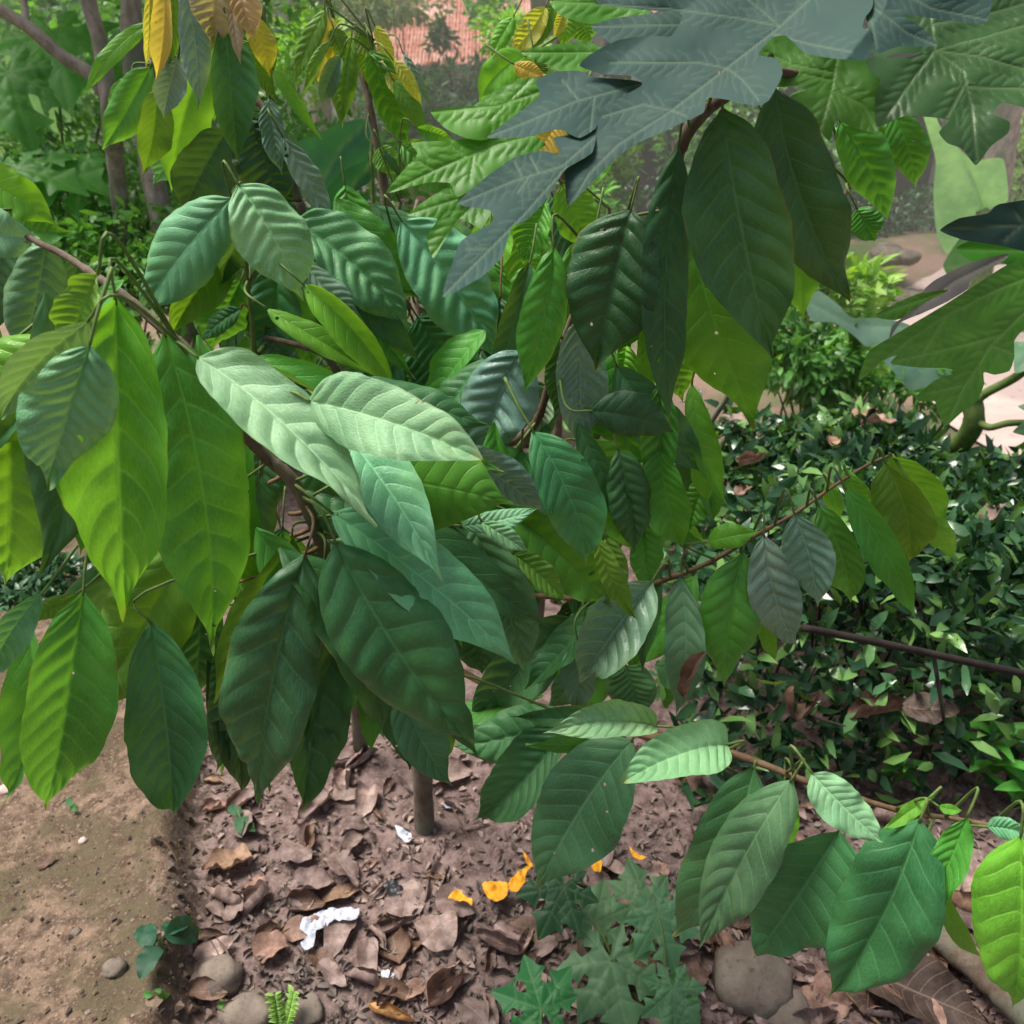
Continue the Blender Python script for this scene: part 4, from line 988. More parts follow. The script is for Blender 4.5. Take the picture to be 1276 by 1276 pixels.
papaya_plant('dull papaya seedling hidden under the low cacao leaf', G(700, 1150), [
    (P(702, 1105, 1.64), .10, (-.5, -1, 0), N0)], (.035, .12, .05))
papaya_plant('papaya seedling with narrow lobes under the two big cacao leaves', G(840, 1290), [
    (P(820, 1140, 1.62), .10, (.25, -1, 0), (0, -.7, 1)), (P(838, 1232, 1.55), .085, (0, -1, 0), (0.1, -.8, 1))], (.13, .30, .15))
# small bright seedling and others
def herb(px, py, leaves, col, label, name='seedling', Lm=.05, ratio=.5, h=.05, rough=.5):
    b = G(px, py); t = thing(name, label, 'seedling', b)
    top = b + np.array([0, 0, h]); tube('stem', [b - np.array([0, 0, .01]), (b + top) / 2 + np.array([.003, 0, 0]), top], .0022, .0015, M['green_twig'], t, 6)
    for i, (x0, y0, x1, y1, w) in enumerate(leaves):
        d = (b - CAM).dot(FW) * .97; B = P(x0, y0, d); T = P(x1, y1, d)
        B2 = G(x0, y0, h); T2 = G(x1, y1, h * .8)
        V, Fq, UVv = blade(B2, T2, w * d / F * 1.1, rib=.4, wave=.8, bow=.1, seed=int(px + i), nt=24, ns=8, ref=B2 + np.array([0, -.6, 1.0]), shape='ovate', roll=0)
        o = meshobj('leaf', V, Fq, M['smooth'], t, uv=UVv); o.color = c4(np.array(col) * rng.uniform(.85, 1.15)); o['rough'] = rough; o['thin'] = .2
        tube('leaf_stalk', [top, (top + B2) / 2 + np.array([0, 0, .004]), B2], .0012, .001, M['green_twig'], t, 5)
herb(205, 1190, [(196, 1172, 168, 1160, 22), (205, 1165, 250, 1160, 34), (195, 1178, 175, 1222, 26), (208, 1165, 228, 1152, 26), (190, 1178, 185, 1150, 18)], (.025, .10, .055), 'dark teal leaved seedling on the bare soil bank', h=.04)
herb(298, 1020, [(300, 1015, 285, 1005, 12), (300, 1020, 318, 1036, 14), (298, 1018, 300, 1040, 12)], (.03, .11, .05), 'tiny dark seedling in front of the tan dead leaves', h=.03)
herb(858, 1262, [(850, 1240, 842, 1205, 26), (855, 1245, 868, 1268, 24), (850, 1245, 845, 1270, 20)], (.13, .36, .12), 'small pale green seedling right of the papaya seedlings', h=.05)
herb(90, 1010, [(90, 1005, 84, 995, 8), (90, 1006, 98, 1010, 8)], (.05, .16, .05), 'tiny green sprout on the soil under the first leaf tip', h=.015)
herb(285, 1252, [(280, 1252, 270, 1248, 9), (283, 1250, 293, 1256, 10), (280, 1256, 276, 1264, 8)], (.10, .32, .04), 'tiny bright sprout below the round stone', h=.015)
herb(195, 1240, [(190, 1240, 178, 1238, 8), (198, 1240, 212, 1242, 9), (195, 1238, 200, 1232, 7)], (.08, .26, .05), 'tiny green sprout left of the round stone', h=.012)
# fern
def fern(pts, label, col):
    b = G(*pts[0]); t = thing('fern', label, 'fern', b)
    path = smooth_path([G(*pts[0], 0), G(*pts[1], .04), G(*pts[2], .07)], 10); tubeV, tubeF = tube_mesh(path, .0012, .0006, 5); meshobj('stem', tubeV, tubeF, M['green_twig'], t)
    C, D = [], []
    tan = path[-1] - path[0]; tan /= np.linalg.norm(tan); sd = np.cross(tan, [0, 0, 1]); sd /= np.linalg.norm(sd)
    for i, p in enumerate(path[2:]):
        for s in (-1, 1): C.append(p); D.append(sd * s + tan * .3)
    C = np.array(C); D = np.array(D); V, Fc = leaf_cloud(C, .016, .007, dirs=D, spread=.05, seed=3)
    o = meshobj('frond', V, Fc, M['bush_lime'], t)
fern([(352, 1285), (360, 1262), (366, 1236)], 'small bright fern frond at the bottom edge', 0)
fern([(350, 1290), (345, 1262), (342, 1240)], 'short dull fern frond left of the bright one', 0)
# far papaya plant top left
papaya_plant('papaya plant with bright lobed leaves in the upper left background', (P(70, 330, 3.6)[0], P(70, 330, 3.6)[1], 0), [
    (P(70, 45, 3.3), .34, (.3, -.5, -.6), (.1, -.6, .8)), (P(10, 90, 3.2), .30, (.2, -.3, -.8), (.2, -.7, .7)), (P(150, 60, 3.5), .26, (.6, -.2, -.6), (0, -.6, .8)), (P(60, 200, 3.2), .28, (.6, 0, -.8), (0, -.5, 1)), (P(20, 210, 3.1), .26, (.8, 0, -.5), (0, -.5, 1)), (P(100, 225, 3.2), .2, (.5, 0, -.8), (.1, -.5, 1))], (.10, .34, .045), r=.012, name='papaya_plant', cat='papaya plant')

# ------------------------------------------------------------------ big papaya at the upper right
tr_b = np.array([1.35, .95, 0.0]); tr_b[2] = ground_z(*tr_b[:2])
pt = thing('papaya_tree', 'papaya tree whose big bluish lobed leaves hang in from the upper right', 'papaya tree', tr_b)
tube('trunk', [tr_b - np.array([0, 0, .05]), tr_b + np.array([.02, .02, 1.0]), tr_b + np.array([.0, .0, 2.3])], .06, .045, M['bark'], pt, 16, .02)
crown = tr_b + np.array([0, 0, 2.25])
BLU_GLARE = (.03, .078, .066)  # blue-grey sky glare on the leaf, tinted into its base colour
A = [
 ([(1012, -60), (1085, -60), (1088, 5), (1078, 22), (1075, 34), (1088, 42), (1081, 74), (1040, 73), (1003, 66), (988, 52), (978, 44), (962, 47), (945, 68), (968, 73), (975, 92), (958, 125), (940, 132), (905, 124), (880, 122), (877, 140), (850, 153), (826, 165), (790, 180), (765, 200), (735, 230), (708, 257), (704, 222), (706, 205), (735, 190), (742, 160), (745, 142), (762, 128), (800, 106), (790, 95), (750, 92), (722, 82), (735, 68), (770, 50), (810, 44), (836, 45), (850, 18), (800, 12), (742, 5), (760, -10), (850, -60)],
  [[(1020, -30), (1008, 0), (972, 33), (905, 85), (836, 138), (770, 180), (735, 215), (708, 257)], [(972, 33), (935, 2), (900, -30)], [(972, 33), (920, 22), (830, 10), (745, 5)], [(905, 85), (870, 78), (760, 78)], [(905, 85), (925, 100), (945, 125)], [(960, 42), (1010, 55), (1060, 65)], [(836, 138), (855, 145)], [(836, 138), (800, 130), (750, 145)]]),
 ([(607, 171), (640, 145), (672, 120), (668, 100), (690, 90), (720, 88), (740, 96), (790, 100), (804, 106), (775, 122), (752, 140), (742, 160), (722, 172), (700, 162), (690, 162), (660, 170), (625, 172)], [[(804, 103), (720, 125), (660, 150), (607, 171)], [(720, 125), (700, 100)], [(740, 120), (735, 165)]]),
 ([(570, 254), (600, 225), (640, 197), (675, 188), (698, 192), (690, 172), (712, 168), (742, 162), (738, 190), (706, 210), (695, 225), (680, 250), (655, 275), (638, 283), (625, 320), (600, 345), (552, 370), (563, 330), (575, 300), (600, 285), (615, 275), (610, 262)], [[(742, 170), (700, 207), (640, 225), (570, 254)], [(705, 208), (650, 270), (620, 300), (585, 335), (552, 369)], [(650, 222), (640, 200)], [(670, 215), (660, 195)], [(660, 218), (645, 240)], [(610, 310), (580, 310)]]),
 ([(736, 32), (770, 22), (850, 15), (862, 46), (800, 54), (765, 56), (750, 46)], [[(862, 30), (736, 33)]]),
 ([(1078, -60), (1235, -60), (1232, 25), (1200, 28), (1125, 18), (1150, 35), (1168, 57), (1120, 58), (1095, 66), (1084, 50)], [[(1075, -30), (1092, 60)], [(1085, -30), (1160, 10), (1228, 24)], [(1090, 10), (1130, 40), (1165, 56)]]),
]
def depA(x, y, i):
    d = .80 - .00022 * y + .0001 * (x - 800) + (.0, .006, .012, .012, .004)[i]
    m = [np.array(p, float) for p in ((1020, -30), (972, 33), (836, 138), (708, 257))]
    best = 1e9; sg = 0
    for a, b in zip(m[:-1], m[1:]):
        ab = b - a; p = np.array([x, y]) - a; u = min(1, max(0, p.dot(ab) / ab.dot(ab))); q = p - u * ab; l = np.hypot(*q)
        if l < best: best = l; sg = ab[0] * q[1] - ab[1] * q[0]
    if i in (1, 2, 3): return d - .00045 * (y - 170)
    return d - (.00095 if sg < 0 else -.0003) * min(best, 90)
o = traced_leaf('leaf', A, depA, BLU_GLARE, .72, pt, M['papaya_glossy'], 2.6, 1.5, .0012, label='bluish grey glossy lobed leaf nearest the top edge')
B_ = [
 ([(536, 139), (560, 134), (590, 131), (620, 110), (650, 98), (690, 97), (700, 110), (672, 128), (640, 150), (607, 174), (580, 172), (555, 160)], [[(700, 105), (620, 132), (536, 140)], [(660, 100), (610, 150)]]),
 ([(481, 241), (500, 215), (520, 192), (513, 178), (560, 175), (610, 171), (655, 165), (680, 180), (650, 200), (625, 215), (600, 228), (570, 246), (560, 228), (530, 228)], [[(700, 160), (620, 180), (550, 208), (481, 241)], [(580, 196), (560, 180)], [(590, 192), (585, 225)], [(540, 212), (520, 200)]]),
 ([(507, 268), (545, 240), (580, 225), (625, 215), (655, 220), (620, 250), (600, 285), (575, 272), (560, 290), (540, 322), (532, 295), (545, 272)], [[(700, 190), (620, 225), (570, 248), (507, 268)], [(620, 225), (570, 275), (538, 320)], [(570, 248), (560, 235)]]),
 ([(648, 65), (690, 56), (735, 52), (760, 70), (740, 88), (700, 90), (685, 82)], [[(760, 65), (648, 66)]]),
 ([(685, 2), (720, -10), (780, -6), (812, 20), (770, 26), (735, 30), (700, 20)], [[(840, 20), (760, 5), (685, 2)]]),
]
traced_leaf('leaf', B_, lambda x, y, i: .92 - .00022 * y + .00005 * (x - 600) + .004 * i, (.085, .27, .02), .45, pt, M['papaya'], 2.6, 1.4, .003, label='bright green lobed leaf behind the bluish one')
D_ = [([(940, 78), (945, 50), (985, 40), (1000, 60), (1080, 70), (1096, 90), (1096, 150), (1092, 166), (1060, 158), (1042, 150), (1034, 176), (1020, 162), (1000, 142), (985, 120), (1005, 112), (990, 107), (966, 108), (970, 90)], [[(1045, 60), (1036, 112), (1022, 160)], [(1034, 112), (1075, 130), (1090, 162)], [(1036, 100), (1000, 92)], [(1038, 90), (985, 80), (955, 65)]])]
traced_leaf('leaf', D_, lambda x, y, i: .93 - .0002 * y, (.10, .26, .045), .45, pt, M['papaya'], 2.6, 1.4, .003, label='mid green lobed leaf above the hanging cacao leaves')
C_ = [([(1080, 72), (1130, 72), (1165, 60), (1230, 45), (1310, 15), (1310, 135), (1250, 128), (1238, 142), (1258, 152), (1256, 166), (1235, 182), (1216, 206), (1200, 186), (1180, 178), (1170, 165), (1182, 150), (1160, 146), (1125, 145), (1093, 158), (1090, 120), (1098, 100), (1085, 90)], [[(1160, 40), (1165, 62), (1200, 90), (1210, 130), (1217, 200)], [(1165, 62), (1220, 70), (1310, 95)], [(1165, 62), (1300, 25)], [(1165, 62), (1140, 95), (1105, 145)], [(1208, 108), (1260, 110), (1310, 112)], [(1205, 100), (1180, 145)]]),
      ([(1075, -60), (1240, -60), (1310, -30), (1310, 20), (1230, 48), (1165, 64), (1120, 67), (1090, 72), (1082, 40)], [[(1150, -40), (1165, 62)], [(1160, 30), (1220, 20), (1310, -5)]])]
traced_leaf('leaf', C_, lambda x, y, i: .88 - .00025 * y + .012 * i, (.05, .125, .035), .42, pt, M['papaya_glossy'], 2.6, 1.5, .003, label='dark green lobed leaf in the upper right corner')
for tgt, c1 in ((P(1018, -50, .80), P(1120, -160, .85)), (P(1150, -55, .88), P(1250, -120, .95)), (P(720, 170, .90), P(900, 60, .95)), (P(1045, 55, .93), P(1150, 0, 1.0))):
    tube('leaf_stalk', [tgt, c1, crown], .0045, .008, M['green_twig'], pt, 8)
# lower right papaya: green leaf, silver folded lobe, dark top leaf, visible stem
b = np.array([1.30, 1.75, 0.0]); base2 = np.array([P(1203, 560, 2.75)[0], 3.0, 0]); base2[2] = ground_z(*base2[:2])
p2 = thing('papaya_tree', 'young papaya with a pale green stem rising behind the hedge at the right edge', 'papaya tree', base2)
hub = P(1208, 505, 2.62)
tube('trunk', [base2 - np.array([0, 0, .03]), P(1200, 550, 2.72), hub + np.array([0, 0, .04])], .036, .03, M['green_twig'], p2, 12, .03)
E = [([(1070, 475), (1076, 452), (1084, 436), (1110, 420), (1140, 402), (1180, 378), (1220, 352), (1255, 330), (1320, 300), (1320, 395), (1275, 412), (1264, 425), (1264, 445), (1258, 462), (1240, 467), (1226, 464), (1226, 480), (1217, 500), (1197, 515), (1178, 531), (1168, 512), (1165, 500), (1145, 500), (1143, 492), (1165, 474), (1190, 464), (1180, 459), (1145, 458), (1110, 453), (1118, 442), (1100, 450)],
  [[(1320, 330), (1240, 362), (1180, 392), (1130, 425), (1070, 475)], [(1320, 350), (1270, 395), (1235, 430), (1200, 485), (1180, 528)], [(1245, 418), (1200, 430), (1115, 450)], [(1180, 392), (1150, 440)], [(1220, 370), (1200, 385)], [(1235, 430), (1262, 440)], [(1220, 455), (1222, 475)], [(1200, 480), (1155, 490)]]),
 ([(1089, 394), (1120, 376), (1150, 364), (1184, 360), (1160, 376), (1140, 390), (1115, 399)], [[(1184, 361), (1089, 394)]])]
def depE(x, y, i): return 1.02 + .0004 * (x - 1180) - .0003 * (y - 400)
traced_leaf('leaf', E, depE, (.11, .29, .03), .42, pt, M['papaya'], 2.6, 1.5, .003)
traced_leaf('leaf', [([(1108, 424), (1112, 406), (1135, 388), (1150, 378), (1184, 361), (1150, 365), (1152, 360), (1165, 349), (1200, 331), (1232, 321), (1258, 316), (1250, 326), (1218, 342), (1208, 352), (1206, 360), (1180, 376), (1150, 390), (1122, 402)], [[(1258, 317), (1190, 350), (1140, 388), (1110, 420)]])], lambda x, y, i: depE(x, y, i) - .015, (.26, .22, .21), .5, pt, M['papaya_glossy'], 3.5, 1.5, label='folded lobe showing its pinkish grey underside')
traced_leaf('leaf', [([(1171, 287), (1195, 272), (1230, 266), (1246, 254), (1320, 248), (1320, 318), (1240, 305), (1200, 299)], [[(1320, 284), (1250, 281), (1171, 287)], [(1280, 283), (1262, 262)], [(1270, 283), (1250, 300)]])], lambda x, y, i: 1.0, (.025, .07, .05), .4, pt, M['papaya_glossy'], 4, 1.6, label='dark bluish lobe pointing left above the green leaf')
traced_leaf('leaf', [([(1190, 310), (1215, 298), (1245, 300), (1320, 300), (1320, 345), (1235, 325), (1212, 326)], [[(1320, 312), (1190, 310)]])], lambda x, y, i: 1.08, (.06, .26, .02), .45, pt, M['papaya'], 4, 1.6)
tube('leaf_stalk', [hub, P(1228, 490, 2.6), P(1276, 462, 2.5), P(1330, 400, 2.3)], .017, .011, M['green_twig'], p2)
tube('leaf_stalk', [hub - np.array([0, 0, .02]), P(1230, 532, 2.6), P(1262, 527, 2.55), P(1330, 528, 2.5)], .012, .009, M['green_twig'], p2)
tube('leaf_stalk', [P(1320, 345, 1.06), P(1420, 200, 1.1), crown], .006, .009, M['green_twig'], pt, 8)
for i, (c, R, up, nn) in enumerate([(P(1330, 400, 2.3), .30, (-1, 0, .1), (0, -.4, 1)), (P(1345, 528, 2.5), .18, (-1, -.1, 0), (0, -.5, 1))]):
    palmate(p2, c, R, up, nn, (.13, .26, .15), 60 + i, .42)

# ------------------------------------------------------------------ the cacao trees
tb = np.array([-.205, 1.40, 0.0]); tb[2] = ground_z(tb[0], tb[1])
ct = thing('cacao_tree', 'leafy cacao tree whose large ribbed leaves fill the middle of the photo', 'cacao tree', tb)
top = np.array([-.20, 1.36, .60])
TV = [tb - np.array([0, 0, .04]), tb + np.array([.004, 0, .25]), top]
tube('trunk', TV, .024, .02, M['bark'], ct, 14, .04)
BR = []
def branch(pts, r0, r1, tree=ct, mat='bark', nodes=True):
    s = smooth_path(pts, 10); BR.append(s)
    V, Fq = tube_mesh(s, r0, r1, 9, .07, len(BR)); 
    return meshobj('branch', V, Fq, M[mat], tree)
branch([top - np.array([0, 0, .02]), P(470, 790, 1.35), P(425, 730, 1.12), P(408, 700, 1.02), P(390, 650, .95), P(365, 600, .92), P(330, 568, .90), P(300, 535, .88), P(270, 490, .87), P(232, 435, .86), P(205, 412, .86), P(160, 372, .86), P(125, 348, .86), P(80, 318, .87), P(40, 298, .88), P(-10, 262, .90), P(-70, 225, .9)], .0095, .0024)
for a, b_ in (((335, 602), (352, 592)), ((332, 575), (347, 582)), ((360, 640), (380, 638)), ((362, 668), (384, 660)), ((378, 690), (396, 683)), ((420, 668), (404, 668)), ((398, 640), (388, 640))):
    V, Fq = tube_mesh(smooth_path([P(*b_, .96), P((a[0] + b_[0]) / 2, (a[1] + b_[1]) / 2 + 1, .955), P(*a, .96)], 4), .0032, .0024, 7, .05); meshobj('branch', V, Fq, M['twig'], ct)
branch([top - np.array([0, 0, .03]), P(600, 850, 1.40), P(700, 890, 1.15), P(800, 915, 1.0), P(880, 930, .95), P(903, 936, .94), P(950, 952, .93), P(1000, 972, .92), P(1060, 992, .91), P(1130, 1012, .91), P(1200, 1022, .90), P(1290, 1040, .88)], .0062, .0022, mat='twig')
branch([P(640, 740, 1.35), P(720, 745, 1.2), P(780, 738, 1.15), P(830, 722, 1.12), P(885, 700, 1.1), P(940, 668, 1.1), P(990, 640, 1.1), P(1040, 605, 1.1), P(1080, 580, 1.1), P(1112, 566, 1.1)], .0048, .0016, mat='twig')
branch([top - np.array([0, 0, .02]), P(600, 700, 1.6), P(700, 600, 1.4), P(760, 480, 1.2), P(800, 340, 1.05), P(830, 240, .98), P(860, 160, .92), P(920, 110, .90), P(975, 90, .90), P(1060, 120, 1.0)], .014, .004)
branch([P(600, 700, 1.6), P(560, 600, 1.4), P(540, 500, 1.3), P(520, 400, 1.3), P(510, 300, 1.35), P(520, 250, 1.4)], .011, .003)
branch([P(560, 600, 1.4), P(620, 560, 1.2), P(665, 530, 1.1), P(690, 460, 1.05), P(720, 380, 1.0), P(780, 270, .95)], .008, .003)
branch([P(540, 500, 1.3), P(440, 480, 1.25), P(400, 440, 1.2), P(330, 420, 1.2)], .008, .004)
branch([P(330, 430, 1.2), P(318, 440, 1.17), P(314, 400, 1.13), P(308, 350, 1.1), P(306, 312, 1.08), P(300, 290, 1.06)], .004, .0022, mat='green_twig')
ALLB = np.vstack(BR)

CL = [
 # left cluster, front
 (145, 375, 157, 762, 160, .71, 'lime', dict(twist=6, roll=8, wave=1.3, rib=.9, bow=.08, fold=.25)),
 (205, 416, 262, 808, 132, .83, 'green', dict(twist=-6, roll=-10, bend=-.05, rib=.8, fold=.3)),
 (112, 430, 58, 602, 100, .66, 'mint', dict(roll=-10, wave=1.5)),
 (122, 342, 85, 440, 62, .68, 'olive', dict(roll=20, wave=1.6)),
 (110, 400, 2, 520, 70, .67, 'pale', dict(roll=-35)),
 (10, 480, 5, 735, 130, .84, 'lime', dict(roll=10, wave=1.4)),
 (60, 420, -70, 560, 110, .80, 'lime', dict(roll=20)),
 (-40, 215, 72, 282, 66, .92, 'lime', dict(roll=5, rib=.3, bow=.12, mat='smooth')),
 (-30, 285, 49, 298, 56, .88, 'pale', dict(roll=10, rib=.3)),
 (58, 300, 25, 455, 74, .98, 'grey', dict(rib=1.2, roll=-10)),
 (10, 300, -10, 420, 60, 1.02, 'dark', dict()),
 (228, 680, 108, 890, 112, .93, 'olive', dict(roll=15, rib=.35)),
 (104, 738, 56, 1010, 112, .86, 'green', dict(rib=1.0, roll=-8, fold=.3)),
 (188, 775, 217, 1018, 110, .90, 'teal', dict(roll=6, rib=.8)),
 (52, 740, -10, 840, 48, .9, 'mint', dict(roll=-20)),
 (95, 740, 30, 775, 26, .92, 'olive', dict()),
 (110, 600, 5, 640, 60, .98, 'dark', dict()),
 (380, 692, 322, 1003, 112, .85, 'dark', dict(roll=10, fold=.35)),
 (404, 700, 376, 1010, 108, .93, 'teal', dict(roll=-15)),
 (364, 668, 262, 885, 62, .94, 'olive', dict(roll=-30, rib=.5)),
 (300, 760, 268, 965, 70, 1.0, 'dark', dict()),
 (260, 800, 300, 985, 60, 1.04, 'deep', dict()),
 (418, 676, 590, 930, 138, .80, 'dark', dict(roll=8, bend=.04, fold=.2)),
 (412, 638, 646, 828, 92, .83, 'mint', dict(roll=-20, bend=-.03, rib=.7)),
 (470, 820, 510, 960, 60, 1.0, 'dark', dict()),
 (500, 860, 565, 980, 60, .95, 'dull', dict(rib=1)),
 (560, 870, 530, 960, 50, 1.05, 'olive', dict()),
 (588, 655, 652, 838, 84, .96, 'grey', dict(rib=1.3, roll=15)),
 (640, 690, 705, 750, 34, .97, 'olive', dict()),
 # centre
 (245, 445, 470, 656, 96, .80, 'pale', dict(d1=.76, roll=-22, bend=-.05, rib=1.5, bow=.07, fold=.1)),
 (400, 512, 552, 726, 84, .845, 'mint', dict(d1=.80, roll=-15, bend=-.05, rib=1.0)),
 (385, 500, 602, 574, 92, .77, 'pale', dict(d1=.73, roll=-8, bend=-.04, rib=.9, bow=.06, shape='ovate')),
 (440, 590, 640, 628, 138, .86, 'flat', dict(d1=.84, roll=10, mat='smooth', fold=.05, wave=.6)),
 (650, 438, 604, 577, 96, .97, 'silver', dict(roll=12, rib=1.4)),
 (560, 560, 680, 641, 62, .93, 'silver', dict(rib=1.2, bend=-.05)),
 (575, 655, 672, 633, 30, .91, 'pale', dict()),
 (600, 650, 660, 688, 26, .9, 'pale', dict()),
 (664, 537, 731, 702, 84, .86, 'teal', dict(roll=-10, rib=.6)),
 (632, 636, 762, 758, 84, .98, 'flat', dict(mat='smooth', rib=.3, roll=5)),
 (745, 670, 795, 772, 30, .92, 'olive', dict(roll=30)),
 (500, 275, 618, 450, 92, 1.12, 'mint', dict(rib=1.7, roll=-8, bend=-.05)),
 (520, 395, 572, 505, 96, 1.22, 'teal', dict(rib=1.6)),
 (500, 440, 450, 520, 60, 1.25, 'teal', dict(rib=1)),
 (362, 276, 512, 412, 88, 1.06, 'mint', dict(rib=1.8, roll=-20, bend=-.08)),
 (372, 318, 455, 402, 40, 1.03, 'silver', dict(rib=1.4, roll=-30)),
 (378, 355, 495, 487, 62, 1.0, 'lime', dict(rib=.2, mat='smooth', bend=-.06)),
 (332, 384, 475, 472, 30, 1.02, 'lime', dict(rib=.3, mat='smooth')),
 (288, 247, 176, 390, 84, 1.02, 'mint', dict(rib=.8, roll=18, bend=.03)),
 (298, 232, 377, 374, 84, .98, 'pale', dict(rib=1.2, roll=-14, bend=-.05, fold=.5, twist=0, bow=.12)),
 (290, 300, 215, 415, 66, 1.12, 'olive', dict(rib=.8)),
 (345, 330, 330, 470, 74, 1.18, 'teal', dict(rib=1.3)),
 (300, 350, 262, 440, 60, 1.16, 'green', dict(rib=1.0)),
 (330, 395, 360, 470, 60, 1.2, 'grey', dict(rib=1.2)),
 (300, 385, 250, 425, 26, 1.12, 'teal', dict()),
 # below centre
 (716, 770, 582, 905, 84, 1.18, 'dull', dict()),
 (705, 905, 590, 1023, 92, 1.1, 'dull', dict(d1=1.12)),
 (788, 922, 668, 1112, 116, 1.0, 'dull', dict(d1=1.05, rib=.5, roll=5)),
 (720, 890, 560, 930, 70, 1.16, 'dull', dict()),
 (812, 725, 722, 852, 92, 1.04, 'silver', dict(rib=1.6, roll=5)),
 (720, 800, 715, 885, 50, 1.14, 'grey', dict()),
 (780, 830, 800, 890, 60, 1.2, 'dull', dict()),
 (850, 718, 842, 890, 56, 1.06, 'grey', dict(rib=.8)),
 (925, 688, 902, 856, 78, 1.05, 'green', dict(rib=1.0)),
 (880, 676, 946, 662, 36, 1.03, 'lime', dict(rib=.3, d1=1.0, mat='smooth')),
 (952, 668, 994, 808, 66, 1.04, 'silver', dict(rib=1.9, bend=.06)),
 (990, 641, 1018, 757, 62, 1.01, 'silver', dict(rib=1.7, bend=-.05)),
 (1020, 630, 1060, 753, 62, 1.05, 'green', dict(rib=1.2, bend=-.06)),
 (1053, 608, 1140, 773, 50, 1.03, 'green', dict(rib=.6, bend=-.04)),
 (1103, 576, 1133, 702, 66, 1.06, 'olive', dict(rib=.6, bend=-.08)),
 (1108, 568, 1172, 660, 54, 1.1, 'lime', dict(rib=.5, bend=-.08)),
 (1155, 640, 1188, 697, 32, 1.09, 'lime', dict(rib=.3)),
 (1052, 585, 1095, 642, 28, 1.1, 'lime', dict(rib=.4)),
 (1030, 600, 1045, 648, 26, 1.12, 'lime', dict(rib=.4)),
 (945, 762, 966, 822, 24, 1.1, 'lime', dict(rib=.4)),
 (818, 905, 677, 914, 60, .90, 'pale', dict(d1=.86, rib=1.7, bend=.07, roll=5)),
 (904, 928, 775, 976, 82, .87, 'pale', dict(d1=.82, rib=1.2, bend=.06, shape='ovate', roll=8)),
 (940, 955, 838, 1168, 96, .93, 'dull', dict(rib=.4, roll=-12)),
 (986, 972, 872, 1180, 88, .87, 'grey', dict(rib=1.2, roll=8)),
 (1045, 1035, 938, 1196, 132, .93, 'teal', dict(rib=.6, shape='broad')),
 (1146, 1022, 1032, 1242, 112, .86, 'teal', dict(rib=.6, roll=-8, bend=-.05)),
 (1012, 964, 1102, 1052, 56, .84, 'pale', dict(rib=.8, roll=-10, wave=1.8, shape='broad', d1=.82)),
 (978, 975, 958, 1065, 44, .98, 'lime', dict(rib=.3, mat='smooth')),
 (1158, 994, 1098, 1036, 20, .88, 'lime', dict(rib=.2, mat='smooth', d1=.87)),
 (1205, 1018, 1148, 1148, 48, .84, 'green', dict(rib=1.4, wave=2.5, twist=60)),
 (1160, 1098, 1224, 1194, 26, .9, 'lime', dict(rib=.3, mat='smooth')),
 (1140, 1040, 1160, 1110, 40, .93, 'lime', dict(rib=.3, mat='smooth')),
 (1272, 1042, 1262, 1256, 104, .80, 'lime', dict(rib=.8, roll=8)),
 (1230, 1030, 1290, 1040, 26, .84, 'mint', dict(d1=.82)),
 (1170, 1005, 1200, 1010, 14, .88, 'lime', dict(d1=.87)),
 # hanging dark cluster, upper right
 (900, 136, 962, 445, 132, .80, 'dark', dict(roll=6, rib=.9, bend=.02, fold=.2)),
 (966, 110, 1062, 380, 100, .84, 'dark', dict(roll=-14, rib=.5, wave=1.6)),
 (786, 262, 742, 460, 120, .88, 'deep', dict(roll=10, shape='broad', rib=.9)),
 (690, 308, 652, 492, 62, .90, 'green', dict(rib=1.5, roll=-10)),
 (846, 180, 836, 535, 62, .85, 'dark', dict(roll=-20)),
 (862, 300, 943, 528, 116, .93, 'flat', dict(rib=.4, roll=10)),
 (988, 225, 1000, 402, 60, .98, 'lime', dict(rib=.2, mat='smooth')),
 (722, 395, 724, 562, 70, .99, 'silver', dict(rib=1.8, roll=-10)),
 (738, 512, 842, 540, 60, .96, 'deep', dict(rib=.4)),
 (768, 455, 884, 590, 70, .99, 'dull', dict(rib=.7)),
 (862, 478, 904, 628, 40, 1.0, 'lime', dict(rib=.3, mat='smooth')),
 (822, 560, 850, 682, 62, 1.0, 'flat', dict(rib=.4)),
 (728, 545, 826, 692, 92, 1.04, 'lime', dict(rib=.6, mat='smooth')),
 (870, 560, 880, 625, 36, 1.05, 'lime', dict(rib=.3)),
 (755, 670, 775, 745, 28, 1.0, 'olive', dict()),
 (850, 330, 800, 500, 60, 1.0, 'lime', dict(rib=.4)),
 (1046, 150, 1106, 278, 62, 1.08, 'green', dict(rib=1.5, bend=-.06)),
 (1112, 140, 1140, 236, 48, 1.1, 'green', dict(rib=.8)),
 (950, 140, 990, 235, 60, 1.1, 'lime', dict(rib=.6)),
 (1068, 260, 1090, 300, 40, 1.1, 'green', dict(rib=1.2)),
]
def nudge(a): return a
nm = 0
for a in CL[:100]:
    leaf(ct, *a[:7], branches=ALLB, **a[7]); nm += 1
ech = []; re_ = np.random.default_rng(17)
